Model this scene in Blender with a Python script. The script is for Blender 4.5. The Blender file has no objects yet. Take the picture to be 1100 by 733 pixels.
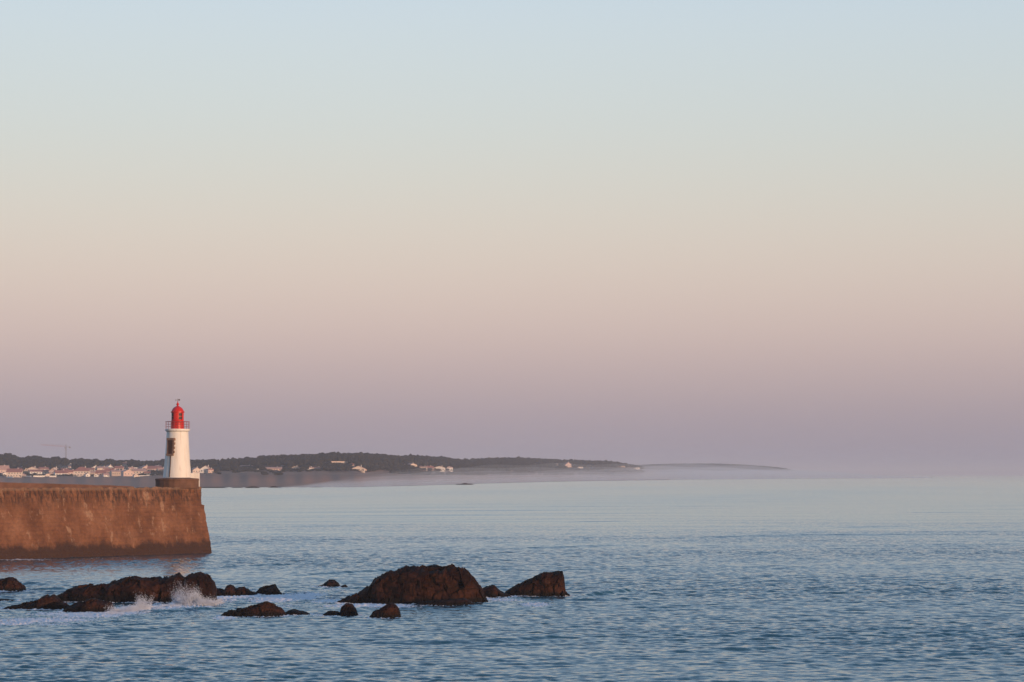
import bpy, bmesh, math, random
import numpy as np
from mathutils import Vector, noise

random.seed(7)
RNG = np.random.default_rng(11)
scn = bpy.context.scene
COL = scn.collection
R = math.radians

# ------------------------------------------------------------------ camera
H = 12.7                                   # eye above the water
FPX = 2750.0                               # focal length in photo pixels (1100 wide)
PITCH = math.atan(142.5 / FPX)
cam = bpy.data.cameras.new('camera')
cam.sensor_width = 36.0
cam.lens = 36.0 * FPX / 1100.0
cam.clip_start = 1.0
cam.clip_end = 120000.0
camo = bpy.data.objects.new('camera', cam)
camo.location = (0, 0, H)
camo.rotation_euler = (math.pi / 2 + PITCH, 0, 0)
COL.objects.link(camo)
scn.camera = camo
CP, SP = math.cos(PITCH), math.sin(PITCH)


def ray(px, py):
    cx, cy = (px - 550.0) / FPX, (366.5 - py) / FPX
    return (cx, CP - cy * SP, SP + cy * CP)


def at(px, py, Y):
    d = ray(px, py)
    s = Y / d[1]
    return Vector((d[0] * s, Y, H + d[2] * s))


def ground(px, py, z=0.0):
    d = ray(px, py)
    s = (z - H) / d[2]
    return Vector((d[0] * s, d[1] * s, z))


# ------------------------------------------------------------------ materials
def new_mat(name):
    m = bpy.data.materials.new(name)
    m.use_nodes = True
    nt = m.node_tree
    b = nt.nodes['Principled BSDF']
    return m, nt, b


def nd(nt, typ, **kw):
    n = nt.nodes.new(typ)
    for k, v in kw.items():
        setattr(n, k, v)
    return n


def setin(n, **kw):
    for k, v in kw.items():
        n.inputs[k.replace('_', ' ')].default_value = v


def ramp(nt, fac, stops, interp='LINEAR'):
    r = nd(nt, 'ShaderNodeValToRGB')
    cr = r.color_ramp
    cr.interpolation = interp
    while len(cr.elements) < len(stops):
        cr.elements.new(0.5)
    for e, (p, c) in zip(cr.elements, stops):
        e.position = p
        e.color = (c[0], c[1], c[2], 1) if len(c) == 3 else c
    nt.links.new(fac, r.inputs[0])
    return r.outputs[0]


def objco(nt, scale=(1, 1, 1), kind='Object'):
    tc = nd(nt, 'ShaderNodeTexCoord')
    mp = nd(nt, 'ShaderNodeMapping')
    mp.inputs['Scale'].default_value = scale
    nt.links.new(tc.outputs[kind], mp.inputs[0])
    return mp.outputs[0]


def noise_tex(nt, vec, scale, detail=4, rough=0.55):
    n = nd(nt, 'ShaderNodeTexNoise')
    setin(n, Scale=scale, Detail=detail, Roughness=rough)
    nt.links.new(vec, n.inputs['Vector'])
    return n.outputs['Fac']


def mixc(nt, fac, a, b, blend='MIX'):
    m = nd(nt, 'ShaderNodeMix', data_type='RGBA', blend_type=blend)
    for sock, v in ((m.inputs[0], fac), (m.inputs[6], a), (m.inputs[7], b)):
        if isinstance(v, (int, float)):
            sock.default_value = v
        elif isinstance(v, tuple):
            sock.default_value = (*v, 1)
        else:
            nt.links.new(v, sock)
    return m.outputs[2]


def math_n(nt, op, a, b=None):
    m = nd(nt, 'ShaderNodeMath', operation=op)
    for i, v in enumerate((a, b)):
        if v is None:
            continue
        if isinstance(v, (int, float)):
            m.inputs[i].default_value = v
        else:
            nt.links.new(v, m.inputs[i])
    return m.outputs[0]


def maprange(nt, v, a, b, c=0.0, d=1.0, interp='SMOOTHSTEP'):
    m = nd(nt, 'ShaderNodeMapRange', interpolation_type=interp)
    nt.links.new(v, m.inputs[0])
    for i, x in enumerate((a, b, c, d)):
        m.inputs[i + 1].default_value = x
    return m.outputs[0]


def bump(nt, b, h, strength, dist):
    n = nd(nt, 'ShaderNodeBump')
    setin(n, Strength=strength, Distance=dist)
    nt.links.new(h, n.inputs['Height'])
    nt.links.new(n.outputs[0], b.inputs['Normal'])


def worn_mat(name, base, rough=0.8, var=0.25, scale=1.0, bmp=0.03, dirt=None):
    """plain painted / rendered / stone surface with uneven tone"""
    m, nt, b = new_mat(name)
    co = objco(nt)
    f = noise_tex(nt, co, scale, 6, 0.6)
    lo = tuple(c * (1 - var) for c in base)
    hi = tuple(min(0.9, c * (1 + var * 0.6)) for c in base)
    c = ramp(nt, f, [(0.3, lo), (0.7, hi)])
    if dirt:
        g = noise_tex(nt, objco(nt, (3, 3, 0.4)), scale, 5, 0.7)
        c = mixc(nt, maprange(nt, g, 0.55, 0.75, 0, 0.6), c, dirt)
    nt.links.new(c, b.inputs['Base Color'])
    b.inputs['Roughness'].default_value = rough
    bump(nt, b, noise_tex(nt, co, scale * 6, 4), 0.5, bmp)
    return m


BASE0 = [ground(x, y) for x, y in ((0, 602), (228, 594))]
PD = BASE0[1] - BASE0[0]
PD.z = 0
PD.normalize()                                     # along the jetty, away from us
PN = Vector((PD.y, -PD.x, 0))                      # its sea face looks this way

M = {}
M['white_wall'] = worn_mat('white_render', (0.82, 0.78, 0.74), 0.85, 0.12, 0.3, 0.02)
M['cream_wall'] = worn_mat('cream_render', (0.76, 0.63, 0.54), 0.85, 0.15, 0.3, 0.02)
M['pink_wall'] = worn_mat('pink_render', (0.68, 0.5, 0.44), 0.85, 0.15, 0.3, 0.02)
M['tan_wall'] = worn_mat('tan_render', (0.52, 0.41, 0.34), 0.85, 0.15, 0.3, 0.02)
M['red_roof'] = worn_mat('red_tiles', (0.36, 0.14, 0.115), 0.9, 0.35, 0.6, 0.05)
M['pale_roof'] = worn_mat('pale_tiles', (0.52, 0.31, 0.26), 0.9, 0.3, 0.6, 0.05)
M['brown_roof'] = worn_mat('brown_tiles', (0.2, 0.11, 0.09), 0.9, 0.3, 0.6, 0.05)
M['grey_roof'] = worn_mat('grey_slates', (0.2, 0.18, 0.18), 0.9, 0.3, 0.6, 0.05)
M['window_glass'] = worn_mat('dark_window_glass', (0.11, 0.1, 0.1), 0.4, 0.2, 1.0, 0.0)
M['shutter'] = worn_mat('painted_door', (0.16, 0.13, 0.12), 0.6, 0.2, 1.0, 0.0)
M['red_paint'] = worn_mat('red_lantern_paint', (0.62, 0.02, 0.012), 0.42, 0.18, 0.8, 0.006)
M['rail_paint'] = worn_mat('faded_red_railing_paint', (0.35, 0.06, 0.06), 0.5, 0.2, 3.0, 0.0)
M['lamp_glass'] = worn_mat('dark_lantern_glass', (0.035, 0.003, 0.003), 0.6, 0.2, 1.0, 0.0)
M['metal'] = worn_mat('weathered_iron', (0.12, 0.1, 0.1), 0.6, 0.3, 3.0, 0.0)
M['crane_grey'] = worn_mat('grey_crane_steel', (0.28, 0.25, 0.26), 0.6, 0.2, 1.0, 0.0)
M['crane_red'] = worn_mat('pale_red_crane_steel', (0.5, 0.22, 0.2), 0.6, 0.2, 1.0, 0.0)
M['stone_frame'] = worn_mat('brown_stone_surround', (0.27, 0.165, 0.12), 0.9, 0.35, 2.5, 0.05)
M['rust'] = worn_mat('rusty_pipe', (0.065, 0.028, 0.02), 0.8, 0.4, 2.0, 0.01)
M['plinth'] = worn_mat('brown_plinth_stone', (0.15, 0.075, 0.05), 0.9, 0.45, 0.6, 0.06, (0.05, 0.035, 0.03))
M['parapet'] = worn_mat('grey_brown_parapet', (0.15, 0.075, 0.055), 0.9, 0.4, 0.5, 0.04)

# lighthouse white paint with faint streaks of rust and grime
m, nt, b = new_mat('white_tower_paint')
co = objco(nt)
st = noise_tex(nt, objco(nt, (1.6, 1.6, 0.12)), 1.5, 5, 0.65)
c = mixc(nt, maprange(nt, st, 0.46, 0.72, 0, 0.5), (0.8, 0.765, 0.73), (0.5, 0.41, 0.35))
c = mixc(nt, maprange(nt, noise_tex(nt, co, 0.9, 6, 0.65), 0.58, 0.75, 0, 0.3), c, (0.55, 0.47, 0.42))
nt.links.new(c, b.inputs['Base Color'])
b.inputs['Roughness'].default_value = 0.6
bump(nt, b, noise_tex(nt, co, 5.0, 5), 0.4, 0.02)
M['tower'] = m

# jetty masonry: brown stone, dripping dark streaks from the crest, pale repairs, wet tide band at the foot
m, nt, b = new_mat('jetty_masonry')
co = objco(nt)
geo = nd(nt, 'ShaderNodeNewGeometry')
sep = nd(nt, 'ShaderNodeSeparateXYZ')
nt.links.new(geo.outputs['Position'], sep.inputs[0])
z = sep.outputs['Z']
big = noise_tex(nt, objco(nt, (0.22, 0.22, 0.16)), 1.0, 5, 0.6)
fine = noise_tex(nt, co, 2.2, 6, 0.7)
c = ramp(nt, big, [(0.3, (0.105, 0.039, 0.018)), (0.5, (0.215, 0.084, 0.04)), (0.68, (0.315, 0.142, 0.077))])
c = mixc(nt, 0.55, c, ramp(nt, fine, [(0.3, (0.35, 0.33, 0.32)), (0.7, (1, 1, 1))]), 'MULTIPLY')
# courses of worn blocks
pdv = (PD.x, PD.y, 0.0)
du_ = nd(nt, 'ShaderNodeVectorMath', operation='DOT_PRODUCT')
nt.links.new(co, du_.inputs[0])
du_.inputs[1].default_value = pdv
cb = nd(nt, 'ShaderNodeCombineXYZ')
nt.links.new(du_.outputs['Value'], cb.inputs[0])
nt.links.new(math_n(nt, 'ADD', z, math_n(nt, 'MULTIPLY', big, 0.4)), cb.inputs[1])
bk = nd(nt, 'ShaderNodeTexBrick')
setin(bk, Scale=1.0, Color1=(1, 1, 1, 1), Color2=(0.6, 0.58, 0.56, 1), Mortar=(0.5, 0.48, 0.46, 1))
bk.inputs['Brick Width'].default_value = 1.5
bk.inputs['Row Height'].default_value = 0.62
bk.inputs['Mortar Size'].default_value = 0.035
nt.links.new(cb.outputs[0], bk.inputs['Vector'])
c = mixc(nt, maprange(nt, noise_tex(nt, objco(nt, (0.3, 0.3, 0.5)), 1.0, 4, 0.7), 0.42, 0.66, 0.0, 0.5), c, bk.outputs['Color'], 'MULTIPLY')
sm = noise_tex(nt, objco(nt, (1.5, 1.5, 0.09)), 1.3, 4, 0.7)          # streaks running down
zz = math_n(nt, 'ADD', z, math_n(nt, 'MULTIPLY', big, 4.0))
hi = maprange(nt, zz, 9.2, 11.4)
c = mixc(nt, math_n(nt, 'MULTIPLY', maprange(nt, sm, 0.44, 0.58, 0, 0.85), hi), c, (0.036, 0.017, 0.012))
pal = noise_tex(nt, objco(nt, (0.5, 0.5, 0.2)), 1.0, 5, 0.75)
c = mixc(nt, maprange(nt, pal, 0.57, 0.66, 0, 0.6), c, (0.42, 0.26, 0.175))
crest = maprange(nt, math_n(nt, 'ADD', z, math_n(nt, 'MULTIPLY', fine, 0.5)), 10.25, 10.6)
c = mixc(nt, math_n(nt, 'MULTIPLY', crest, 0.5), c, (0.3, 0.19, 0.13))
tide = maprange(nt, math_n(nt, 'ADD', z, math_n(nt, 'ADD', math_n(nt, 'MULTIPLY', big, 4.6), math_n(nt, 'MULTIPLY', fine, 0.8))), 4.0, 5.2)
c = mixc(nt, tide, (0.046, 0.018, 0.011), c)
nt.links.new(c, b.inputs['Base Color'])
b.inputs['Roughness'].default_value = 0.85
bump(nt, b, math_n(nt, 'ADD', math_n(nt, 'ADD', fine, math_n(nt, 'MULTIPLY', bk.outputs['Fac'], -0.25)), math_n(nt, 'MULTIPLY', big, 2.0)), 0.8, 0.25)
M['jetty'] = m

# wet sea rock
m, nt, b = new_mat('brown_sea_rock')
co = objco(nt)
a = noise_tex(nt, co, 0.5, 6, 0.65)
f = noise_tex(nt, co, 3.0, 6, 0.7)
c = ramp(nt, a, [(0.3, (0.01, 0.0042, 0.0032)), (0.52, (0.027, 0.0098, 0.0066)), (0.7, (0.07, 0.027, 0.017))])
c = mixc(nt, 0.5, c, ramp(nt, f, [(0.3, (0.35, 0.33, 0.32)), (0.7, (1.2, 1.15, 1.1))]), 'MULTIPLY')
geo = nd(nt, 'ShaderNodeNewGeometry')
sep = nd(nt, 'ShaderNodeSeparateXYZ')
nt.links.new(geo.outputs['Position'], sep.inputs[0])
crk = nd(nt, 'ShaderNodeTexVoronoi', feature='DISTANCE_TO_EDGE')
crk.inputs['Scale'].default_value = 0.55
wv = nd(nt, 'ShaderNodeTexNoise')
setin(wv, Scale=0.8, Detail=4)
nt.links.new(objco(nt, (0.7, 1.0, 1.5)), wv.inputs['Vector'])
nt.links.new(mixc(nt, 0.75, objco(nt, (0.7, 1.0, 1.5)), wv.outputs['Color'], 'ADD'), crk.inputs['Vector'])
c = mixc(nt, maprange(nt, crk.outputs['Distance'], 0.0, 0.05, 0.8, 0.0), c, (0.006, 0.004, 0.004))
dry = noise_tex(nt, objco(nt, (0.4, 0.4, 0.8)), 1.0, 5, 0.7)
c = mixc(nt, maprange(nt, dry, 0.55, 0.72, 0, 0.4), c, (0.12, 0.055, 0.034))
wet = maprange(nt, math_n(nt, 'ADD', sep.outputs['Z'], math_n(nt, 'MULTIPLY', a, 1.4)), 1.0, 1.5)
c = mixc(nt, wet, (0.008, 0.006, 0.006), c)
nt.links.new(c, b.inputs['Base Color'])
b.inputs['Roughness'].default_value = 0.75
b.inputs['Specular IOR Level'].default_value = 0.08
vo = nd(nt, 'ShaderNodeTexVoronoi', feature='DISTANCE_TO_EDGE')
vo.inputs['Scale'].default_value = 0.9
nt.links.new(co, vo.inputs['Vector'])
bump(nt, b, math_n(nt, 'ADD', f, maprange(nt, vo.outputs['Distance'], 0, 0.1, 0, 0.35)), 0.65, 0.11)
M['rock'] = m

# far land: sand low down, scrub above
m, nt, b = new_mat('dune_and_scrub')
co = objco(nt)
geo = nd(nt, 'ShaderNodeNewGeometry')
sep = nd(nt, 'ShaderNodeSeparateXYZ')
nt.links.new(geo.outputs['Position'], sep.inputs[0])
n1 = noise_tex(nt, objco(nt, (0.003, 0.05, 0.01)), 1.0, 6, 0.65)
n2 = noise_tex(nt, objco(nt, (0.03, 0.04, 0.06)), 1.0, 6, 0.65)
sand = ramp(nt, n1, [(0.3, (0.25, 0.115, 0.072)), (0.7, (0.3, 0.145, 0.095))])
scrub = ramp(nt, n2, [(0.3, (0.11, 0.055, 0.038)), (0.7, (0.24, 0.12, 0.08))])
up = maprange(nt, math_n(nt, 'ADD', sep.outputs['Z'], math_n(nt, 'MULTIPLY', n2, 8.0)), 9.0, 15.0)
c = mixc(nt, up, sand, scrub)
wetb = maprange(nt, math_n(nt, 'ADD', sep.outputs['Z'], math_n(nt, 'MULTIPLY', n1, 2.0)), 0.9, 1.7)
c = mixc(nt, wetb, (0.05, 0.036, 0.034), c)
nt.links.new(c, b.inputs['Base Color'])
b.inputs['Roughness'].default_value = 0.95
M['land'] = m

m, nt, b = new_mat('dark_pine_foliage')
co = objco(nt)
c = ramp(nt, noise_tex(nt, co, 0.12, 5, 0.7), [(0.3, (0.006, 0.0062, 0.005)), (0.7, (0.024, 0.022, 0.016))])
nt.links.new(c, b.inputs['Base Color'])
b.inputs['Roughness'].default_value = 0.95
b.inputs['Specular IOR Level'].default_value = 0.1
M['foliage'] = m
M['bark'] = worn_mat('grey_brown_bark', (0.07, 0.05, 0.04), 0.95, 0.3, 1.0, 0.02)

m, nt, b = new_mat('white_spray')
nt.links.new(ramp(nt, noise_tex(nt, objco(nt), 2.0, 3), [(0.3, (0.62, 0.65, 0.72)), (0.7, (0.78, 0.81, 0.88))]), b.inputs['Base Color'])
b.inputs['Roughness'].default_value = 0.6
M['spray'] = m

# sea water: dark blue body, glossy skin, foam where the 'foam' attribute says so
m, nt, b = new_mat('sea_water')
co = objco(nt)
setin(b, Base_Color=(0.01, 0.066, 0.093, 1), Roughness=0.06, IOR=1.33)
at_f = nd(nt, 'ShaderNodeAttribute', attribute_name='foam')
at_c = nd(nt, 'ShaderNodeAttribute', attribute_name='ripple')
at_s = nd(nt, 'ShaderNodeAttribute', attribute_name='skin')
nt.links.new(at_s.outputs['Fac'], b.inputs['Roughness'])
nf = noise_tex(nt, objco(nt, (1.0, 0.55, 1.0)), 1.6, 7, 0.72)
th = math_n(nt, 'ADD', at_f.outputs['Fac'], math_n(nt, 'MULTIPLY', math_n(nt, 'SUBTRACT', nf, 0.5), 1.1))
ff = maprange(nt, th, 0.3, 0.52, 0, 0.97)
rn = nd(nt, 'ShaderNodeTexNoise')
setin(rn, Scale=2.0, Detail=4, Roughness=0.6)
nt.links.new(objco(nt, (0.8, 1.25, 1.0)), rn.inputs['Vector'])
sb = nd(nt, 'ShaderNodeVectorMath', operation='SUBTRACT')
nt.links.new(rn.outputs['Color'], sb.inputs[0])
sb.inputs[1].default_value = (0.5, 0.5, 0.5)
sl = nd(nt, 'ShaderNodeVectorMath', operation='MULTIPLY')
nt.links.new(sb.outputs[0], sl.inputs[0])
sl.inputs[1].default_value = (0.7, 1.0, 0.0)
sc_ = nd(nt, 'ShaderNodeVectorMath', operation='SCALE')
nt.links.new(sl.outputs[0], sc_.inputs[0])
nt.links.new(at_c.outputs['Fac'], sc_.inputs['Scale'])
gn = nd(nt, 'ShaderNodeNewGeometry')
ad = nd(nt, 'ShaderNodeVectorMath', operation='ADD')
nt.links.new(gn.outputs['Normal'], ad.inputs[0])
# waves running in to this shore are steeper on their landward faces
st_ = nd(nt, 'ShaderNodeVectorMath', operation='ADD')
nt.links.new(sc_.outputs[0], st_.inputs[0])
st_.inputs[1].default_value = (0.0, -0.062, 0.0)
nt.links.new(st_.outputs[0], ad.inputs[1])
nm = nd(nt, 'ShaderNodeVectorMath', operation='NORMALIZE')
nt.links.new(ad.outputs[0], nm.inputs[0])
nt.links.new(nm.outputs[0], b.inputs['Normal'])
fo = nd(nt, 'ShaderNodeBsdfDiffuse')
fo.inputs['Color'].default_value = (0.88, 0.88, 0.9, 1)
mx = nd(nt, 'ShaderNodeMixShader')
nt.links.new(ff, mx.inputs[0])
nt.links.new(b.outputs[0], mx.inputs[1])
nt.links.new(fo.outputs[0], mx.inputs[2])
nt.links.new(mx.outputs[0], nt.nodes['Material Output'].inputs['Surface'])
M['sea'] = m


def volume_mat(name, density, color, aniso=0.0):
    m = bpy.data.materials.new(name)
    m.use_nodes = True
    nt = m.node_tree
    nt.nodes.clear()
    out = nt.nodes.new('ShaderNodeOutputMaterial')
    v = nt.nodes.new('ShaderNodeVolumePrincipled')
    v.inputs['Color'].default_value = (*color, 1)
    v.inputs['Density'].default_value = density
    v.inputs['Anisotropy'].default_value = aniso
    nt.links.new(v.outputs[0], out.inputs['Volume'])
    return m


# ------------------------------------------------------------------ object helpers
def obj(name, me, mat=None, parent=None, smooth=False):
    if isinstance(me, bmesh.types.BMesh):
        bm = me
        me = bpy.data.meshes.new(name)
        bm.to_mesh(me)
        bm.free()
    o = bpy.data.objects.new(name, me)
    if mat is not None and not me.materials:
        me.materials.append(mat)
    if smooth:
        me.polygons.foreach_set('use_smooth', [True] * len(me.polygons))
    COL.objects.link(o)
    if parent is not None:
        o.parent = parent
    return o


def thing(name, label, cat, loc=(0, 0, 0), rz=0.0, group=None):
    o = bpy.data.objects.new(name, None)
    o.empty_display_size = 0.5
    COL.objects.link(o)
    o.location = loc
    o.rotation_euler = (0, 0, rz)
    return tag(o, label, cat, group)


def tag(o, label=None, cat=None, group=None, kind=None):
    for k, v in (('label', label), ('category', cat), ('group', group), ('kind', kind)):
        if v:
            o[k] = v
    return o


def mesh_np(name, V, F):
    me = bpy.data.meshes.new(name)
    V = np.asarray(V, dtype=np.float32)
    F = np.asarray(F, dtype=np.int32)
    k = F.shape[1]
    me.vertices.add(len(V))
    me.vertices.foreach_set('co', V.ravel())
    me.loops.add(F.size)
    me.loops.foreach_set('vertex_index', F.ravel())
    me.polygons.add(len(F))
    me.polygons.foreach_set('loop_start', np.arange(0, F.size, k, dtype=np.int32))
    me.update(calc_edges=True)
    me.validate()
    return me


def grid_faces(nu, nv, wrap=False):
    i, j = np.meshgrid(np.arange(nu - 1), np.arange(nv if wrap else nv - 1), indexing='ij')
    a = i * nv + j
    bq = i * nv + (j + 1) % nv
    c = (i + 1) * nv + (j + 1) % nv
    d = (i + 1) * nv + j
    return np.stack([a, bq, c, d], -1).reshape(-1, 4)


def add_box(bm, c, s, rz=0.0, bev=0.0):
    r = bmesh.ops.create_cube(bm, size=1.0)
    vs = r['verts']
    ca, sa = math.cos(rz), math.sin(rz)
    for v in vs:
        x, y, zc = v.co.x * s[0], v.co.y * s[1], v.co.z * s[2]
        v.co = Vector((c[0] + x * ca - y * sa, c[1] + x * sa + y * ca, c[2] + zc))
    if bev:
        es = list({e for v in vs for e in v.link_edges})
        bmesh.ops.bevel(bm, geom=es, offset=bev, segments=2, profile=0.5, affect='EDGES')


def add_bar(bm, p, q, r, n=6):
    p, q = Vector(p), Vector(q)
    d = q - p
    L = d.length
    if L < 1e-6:
        return
    rot = d.to_track_quat('Z', 'Y')
    res = bmesh.ops.create_cone(bm, cap_ends=True, segments=n, radius1=r, radius2=r, depth=L)
    for v in res['verts']:
        v.co = rot @ v.co + (p + q) / 2


def lathe(prof, n=48, cap=True):
    bm = bmesh.new()
    rings = []
    for r, zc in prof:
        rings.append([bm.verts.new((r * math.cos(2 * math.pi * i / n), r * math.sin(2 * math.pi * i / n), zc)) for i in range(n)])
    for a, bq in zip(rings, rings[1:]):
        for i in range(n):
            bm.faces.new((a[i], a[(i + 1) % n], bq[(i + 1) % n], bq[i]))
    if cap:
        bm.faces.new(list(reversed(rings[0])))
        bm.faces.new(rings[-1])
    return bm


def smooth_angle(o, deg=35):
    me = o.data
    me.polygons.foreach_set('use_smooth', [True] * len(me.polygons))
    try:
        me.set_sharp_from_angle(angle=R(deg))
    except Exception:
        pass
    return o


def fbm(p, o=4):
    return noise.fractal(p, 1.0, 2.0, o, noise_basis='PERLIN_ORIGINAL')


def sstep(a, bq, x):
    t = np.clip((x - a) / (bq - a), 0, 1)
    return t * t * (3 - 2 * t)


# ------------------------------------------------------------------ sea rocks
FOOT = []          # (x, y, half width, half depth) of each rock, for the foam


def rock(name, sil, base, label, group, depth=0.55, seed=0, amp=0.1, nu=120, nv=56, pw=0.55, cat='rock', foam=True):
    """sil: top outline in photo pixels left to right; base: the pixel row where the rock's front meets the water"""
    sil = np.array(sil, float)
    cx = 0.5 * (sil[0, 0] + sil[-1, 0])
    Y0 = ground(cx, base).y
    hp = base - sil[:, 1].min()
    W = (sil[-1, 0] - sil[0, 0]) / FPX * Y0
    hh = hp / FPX * Y0
    D = max(depth * W * 0.5, hh * 0.7)
    Yc = Y0 + D
    P = [at(x, y, Yc) for x, y in sil]
    xs = np.array([p.x for p in P])
    zs = np.array([p.z for p in P])
    u = np.linspace(xs[0], xs[-1], nu)
    h = np.interp(u, xs, zs)
    k = np.ones(5) / 5
    hs = np.convolve(np.pad(h, 2, 'edge'), k, 'valid')
    h = 0.6 * h + 0.4 * hs
    hmax = h.max()
    v = np.linspace(0, math.pi, nv)
    sub = 0.5
    ext = np.sqrt(np.clip((h + sub) / (hmax + sub), 0.02, 1)) * (0.75 + 0.25 * np.sin(np.linspace(0, math.pi, nu)))
    V = np.zeros((nu, nv, 3))
    cv, sv = np.cos(v), np.sin(v)
    prof = np.power(np.clip(sv, 0, 1), pw)
    V[..., 0] = u[:, None]
    V[..., 1] = Yc - D * ext[:, None] * (np.sign(cv) * np.abs(cv) ** 0.85)[None, :]
    V[..., 2] = -sub + (h[:, None] + sub) * prof[None, :]
    cx0 = Vector((0.5 * (xs[0] + xs[-1]), Yc, 0))
    sc = 1.0 / max(0.9, hh * 0.45)
    sd = Vector((seed * 13.1, seed * 7.7, seed * 3.3))
    A = amp * (hh + 0.35)
    for i in range(nu):
        for j in range(nv):
            p = Vector(V[i, j])
            q = (p - cx0) * sc
            q.z *= 0.8
            q += sd
            e = 1.0 if 0 < i < nu - 1 else 0.3
            n1 = noise.noise_vector(q)
            rid = noise.ridged_multi_fractal(q * 1.7, 0.9, 2.1, 5, 1.0, 2.0)
            f2 = fbm(q * 4.0, 4)
            qa = q * 1.15
            p0 = noise.voronoi(qa)[1][0]
            gv = noise.cell_vector(p0 * 91.7) - Vector((0.5, 0.5, 0.5))
            qb = q * 2.9
            p1 = noise.voronoi(qb)[1][0]
            gw = noise.cell_vector(p1 * 57.3) - Vector((0.5, 0.5, 0.5))
            blk = 1.1 * gv.dot(qa - p0) + 0.35 * (noise.cell(p0 * 31.3) - 0.5) + 0.4 * gw.dot(qb - p1)
            V[i, j, 0] += e * A * (0.4 * n1.x + 0.2 * f2)
            V[i, j, 1] += e * A * (0.8 * n1.y - 2.4 * blk * cv[j] + 0.3 * f2)
            V[i, j, 2] += e * A * (0.45 * n1.z + 0.3 * (rid - 1.0) * 0.5 + 0.4 * f2 + 1.6 * blk) * (0.35 + 0.65 * sv[j])
    # hold the crest to the outline, with a crumbled edge
    tops = V[:, :, 2].max(1)
    fac = np.maximum(0.05, h - 0.02 + sub) / np.maximum(0.1, tops + sub)
    kk = np.hanning(11)
    fac = np.convolve(np.pad(fac, 5, 'edge'), kk / kk.sum(), 'valid')
    V[:, :, 2] = -sub + (V[:, :, 2] + sub) * fac[:, None]
    for i in range(nu):
        q = Vector((u[i] * 0.9, seed * 3.1, 0))
        jag = 0.45 * fbm(q * 1.1, 4) + 0.3 * (noise.cell(q * 1.4) - 0.5) + 0.2 * (noise.cell(q * 3.1) - 0.5)
        V[i, :, 2] += jag * min(0.42, 0.12 * hh + 0.05) * np.clip(sv, 0, 1) ** 6 * min(1, max(0, h[i] / 0.4))
    org = np.array([cx0.x, cx0.y, 0])
    me = mesh_np(name, (V - org).reshape(-1, 3), grid_faces(nu, nv)[:, ::-1])
    o = obj(name, me, M['rock'], smooth=True)
    try:
        me.set_sharp_from_angle(angle=R(42))
    except Exception:
        pass
    o.location = Vector(org)
    tag(o, label, cat, group)
    if foam:
        FOOT.append((cx0.x, Yc, W * 0.5, D))
    return o


G_R = 'brown rocks breaking the water off the jetty'
rock('sea_rock', [(-22, 637), (-10, 622), (0, 622), (8, 620.5), (14, 620), (20, 623), (25, 629), (28, 637)], 636.5,
     'dark rounded rock cut off by the left edge of the photo', G_R, 0.8, 1)
rock('rock_ledge', [(-12, 645), (0, 643), (8, 643.2), (15, 644), (17, 646.5)], 646,
     'thin flat ledge barely above water at the left edge', G_R, 1.0, 2, 0.05, 60, 24)
rock('rock_ridge', [(52, 645), (60, 639), (70, 632.5), (84, 628.5), (95, 626.5), (112, 625.5), (118, 626), (130, 622), (140, 619), (152, 617.5),
                    (168, 617), (173, 619.5), (180, 620), (184, 617), (192, 615), (198, 617.5), (204, 614), (214, 613.5), (224, 616), (230, 621),
                    (231, 626), (230, 636), (235, 645)], 647,
     'long rusty brown ridge with a big splash on its right half', G_R, 0.35, 3, 0.07, 240, 70)
rock('rock_tail', [(2, 654), (10, 651), (22, 648), (32, 645), (44, 641), (52, 638.5), (58, 638), (62, 641), (68, 646), (78, 652), (84, 655)], 655,
     'low pointed rock sloping left in front of the long ridge', G_R, 0.5, 4, 0.07, 120, 40)
rock('rock_slab', [(66, 657), (74, 650), (84, 646), (94, 643), (104, 643), (112, 646), (118, 645), (122, 650), (124, 657)], 658,
     'low black slab between the tapering rock and the white breaker', G_R, 0.6, 5, 0.08, 100, 40)
rock('sea_rock', [(214, 642), (220, 634), (228, 631), (236, 630.5), (241, 632), (244, 628), (249, 627), (252, 632), (256, 637), (260, 642)], 641.5,
     'jagged dark rock touching the right end of the long ridge', G_R, 0.9, 6, 0.1)
rock('sea_rock', [(244, 641), (250, 634), (256, 630.5), (263, 630), (266, 632.5), (272, 634.5), (280, 640.5)], 641,
     'small jagged rock second right of the long ridge', G_R, 0.9, 7, 0.1, 70, 40)
rock('sea_rock', [(269, 641), (276, 633), (279, 630.5), (285, 629), (290, 629), (295, 627.5), (297, 631.5), (303, 635.5), (310, 641)], 640,
     'dark sharp crested rock set in foam behind the low brown one', G_R, 0.9, 8, 0.1)
rock('sea_rock', [(234, 663), (242, 657), (255, 653), (266, 650), (278, 647), (285, 644.5), (292, 646), (297, 651), (303, 653), (308, 661)], 662.5,
     'wide low brown rock with one hump in front of the others', G_R, 0.5, 9, 0.08, 140, 50)
rock('sea_rock', [(302, 661), (308, 656), (316, 653.5), (322, 655.5), (330, 658), (336, 660.5)], 660.5,
     'tiny black rock awash just right of the wide low one', G_R, 0.9, 10, 0.1, 60, 30)
rock('sea_rock', [(344, 662), (352, 656.5), (360, 655), (365, 658), (367, 651), (372, 648), (378, 648.5), (382, 653), (385, 662)], 661.5,
     'small domed rock with a lower shoulder on its left', G_R, 0.9, 11, 0.08, 90, 44)
rock('sea_rock', [(396, 664), (401, 656), (408, 652), (414, 648), (420, 647), (426, 649), (429, 655), (431, 664)], 664.5,
     'round reddish rock standing alone before the biggest rock', G_R, 0.9, 12, 0.07, 100, 50)
rock('sea_rock', [(336, 631), (347, 627), (353, 622.5), (359, 622.5), (364, 627), (367, 631)], 631,
     'small dark cone of rock farther out behind the others', G_R, 0.9, 13, 0.08, 70, 40)
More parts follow.
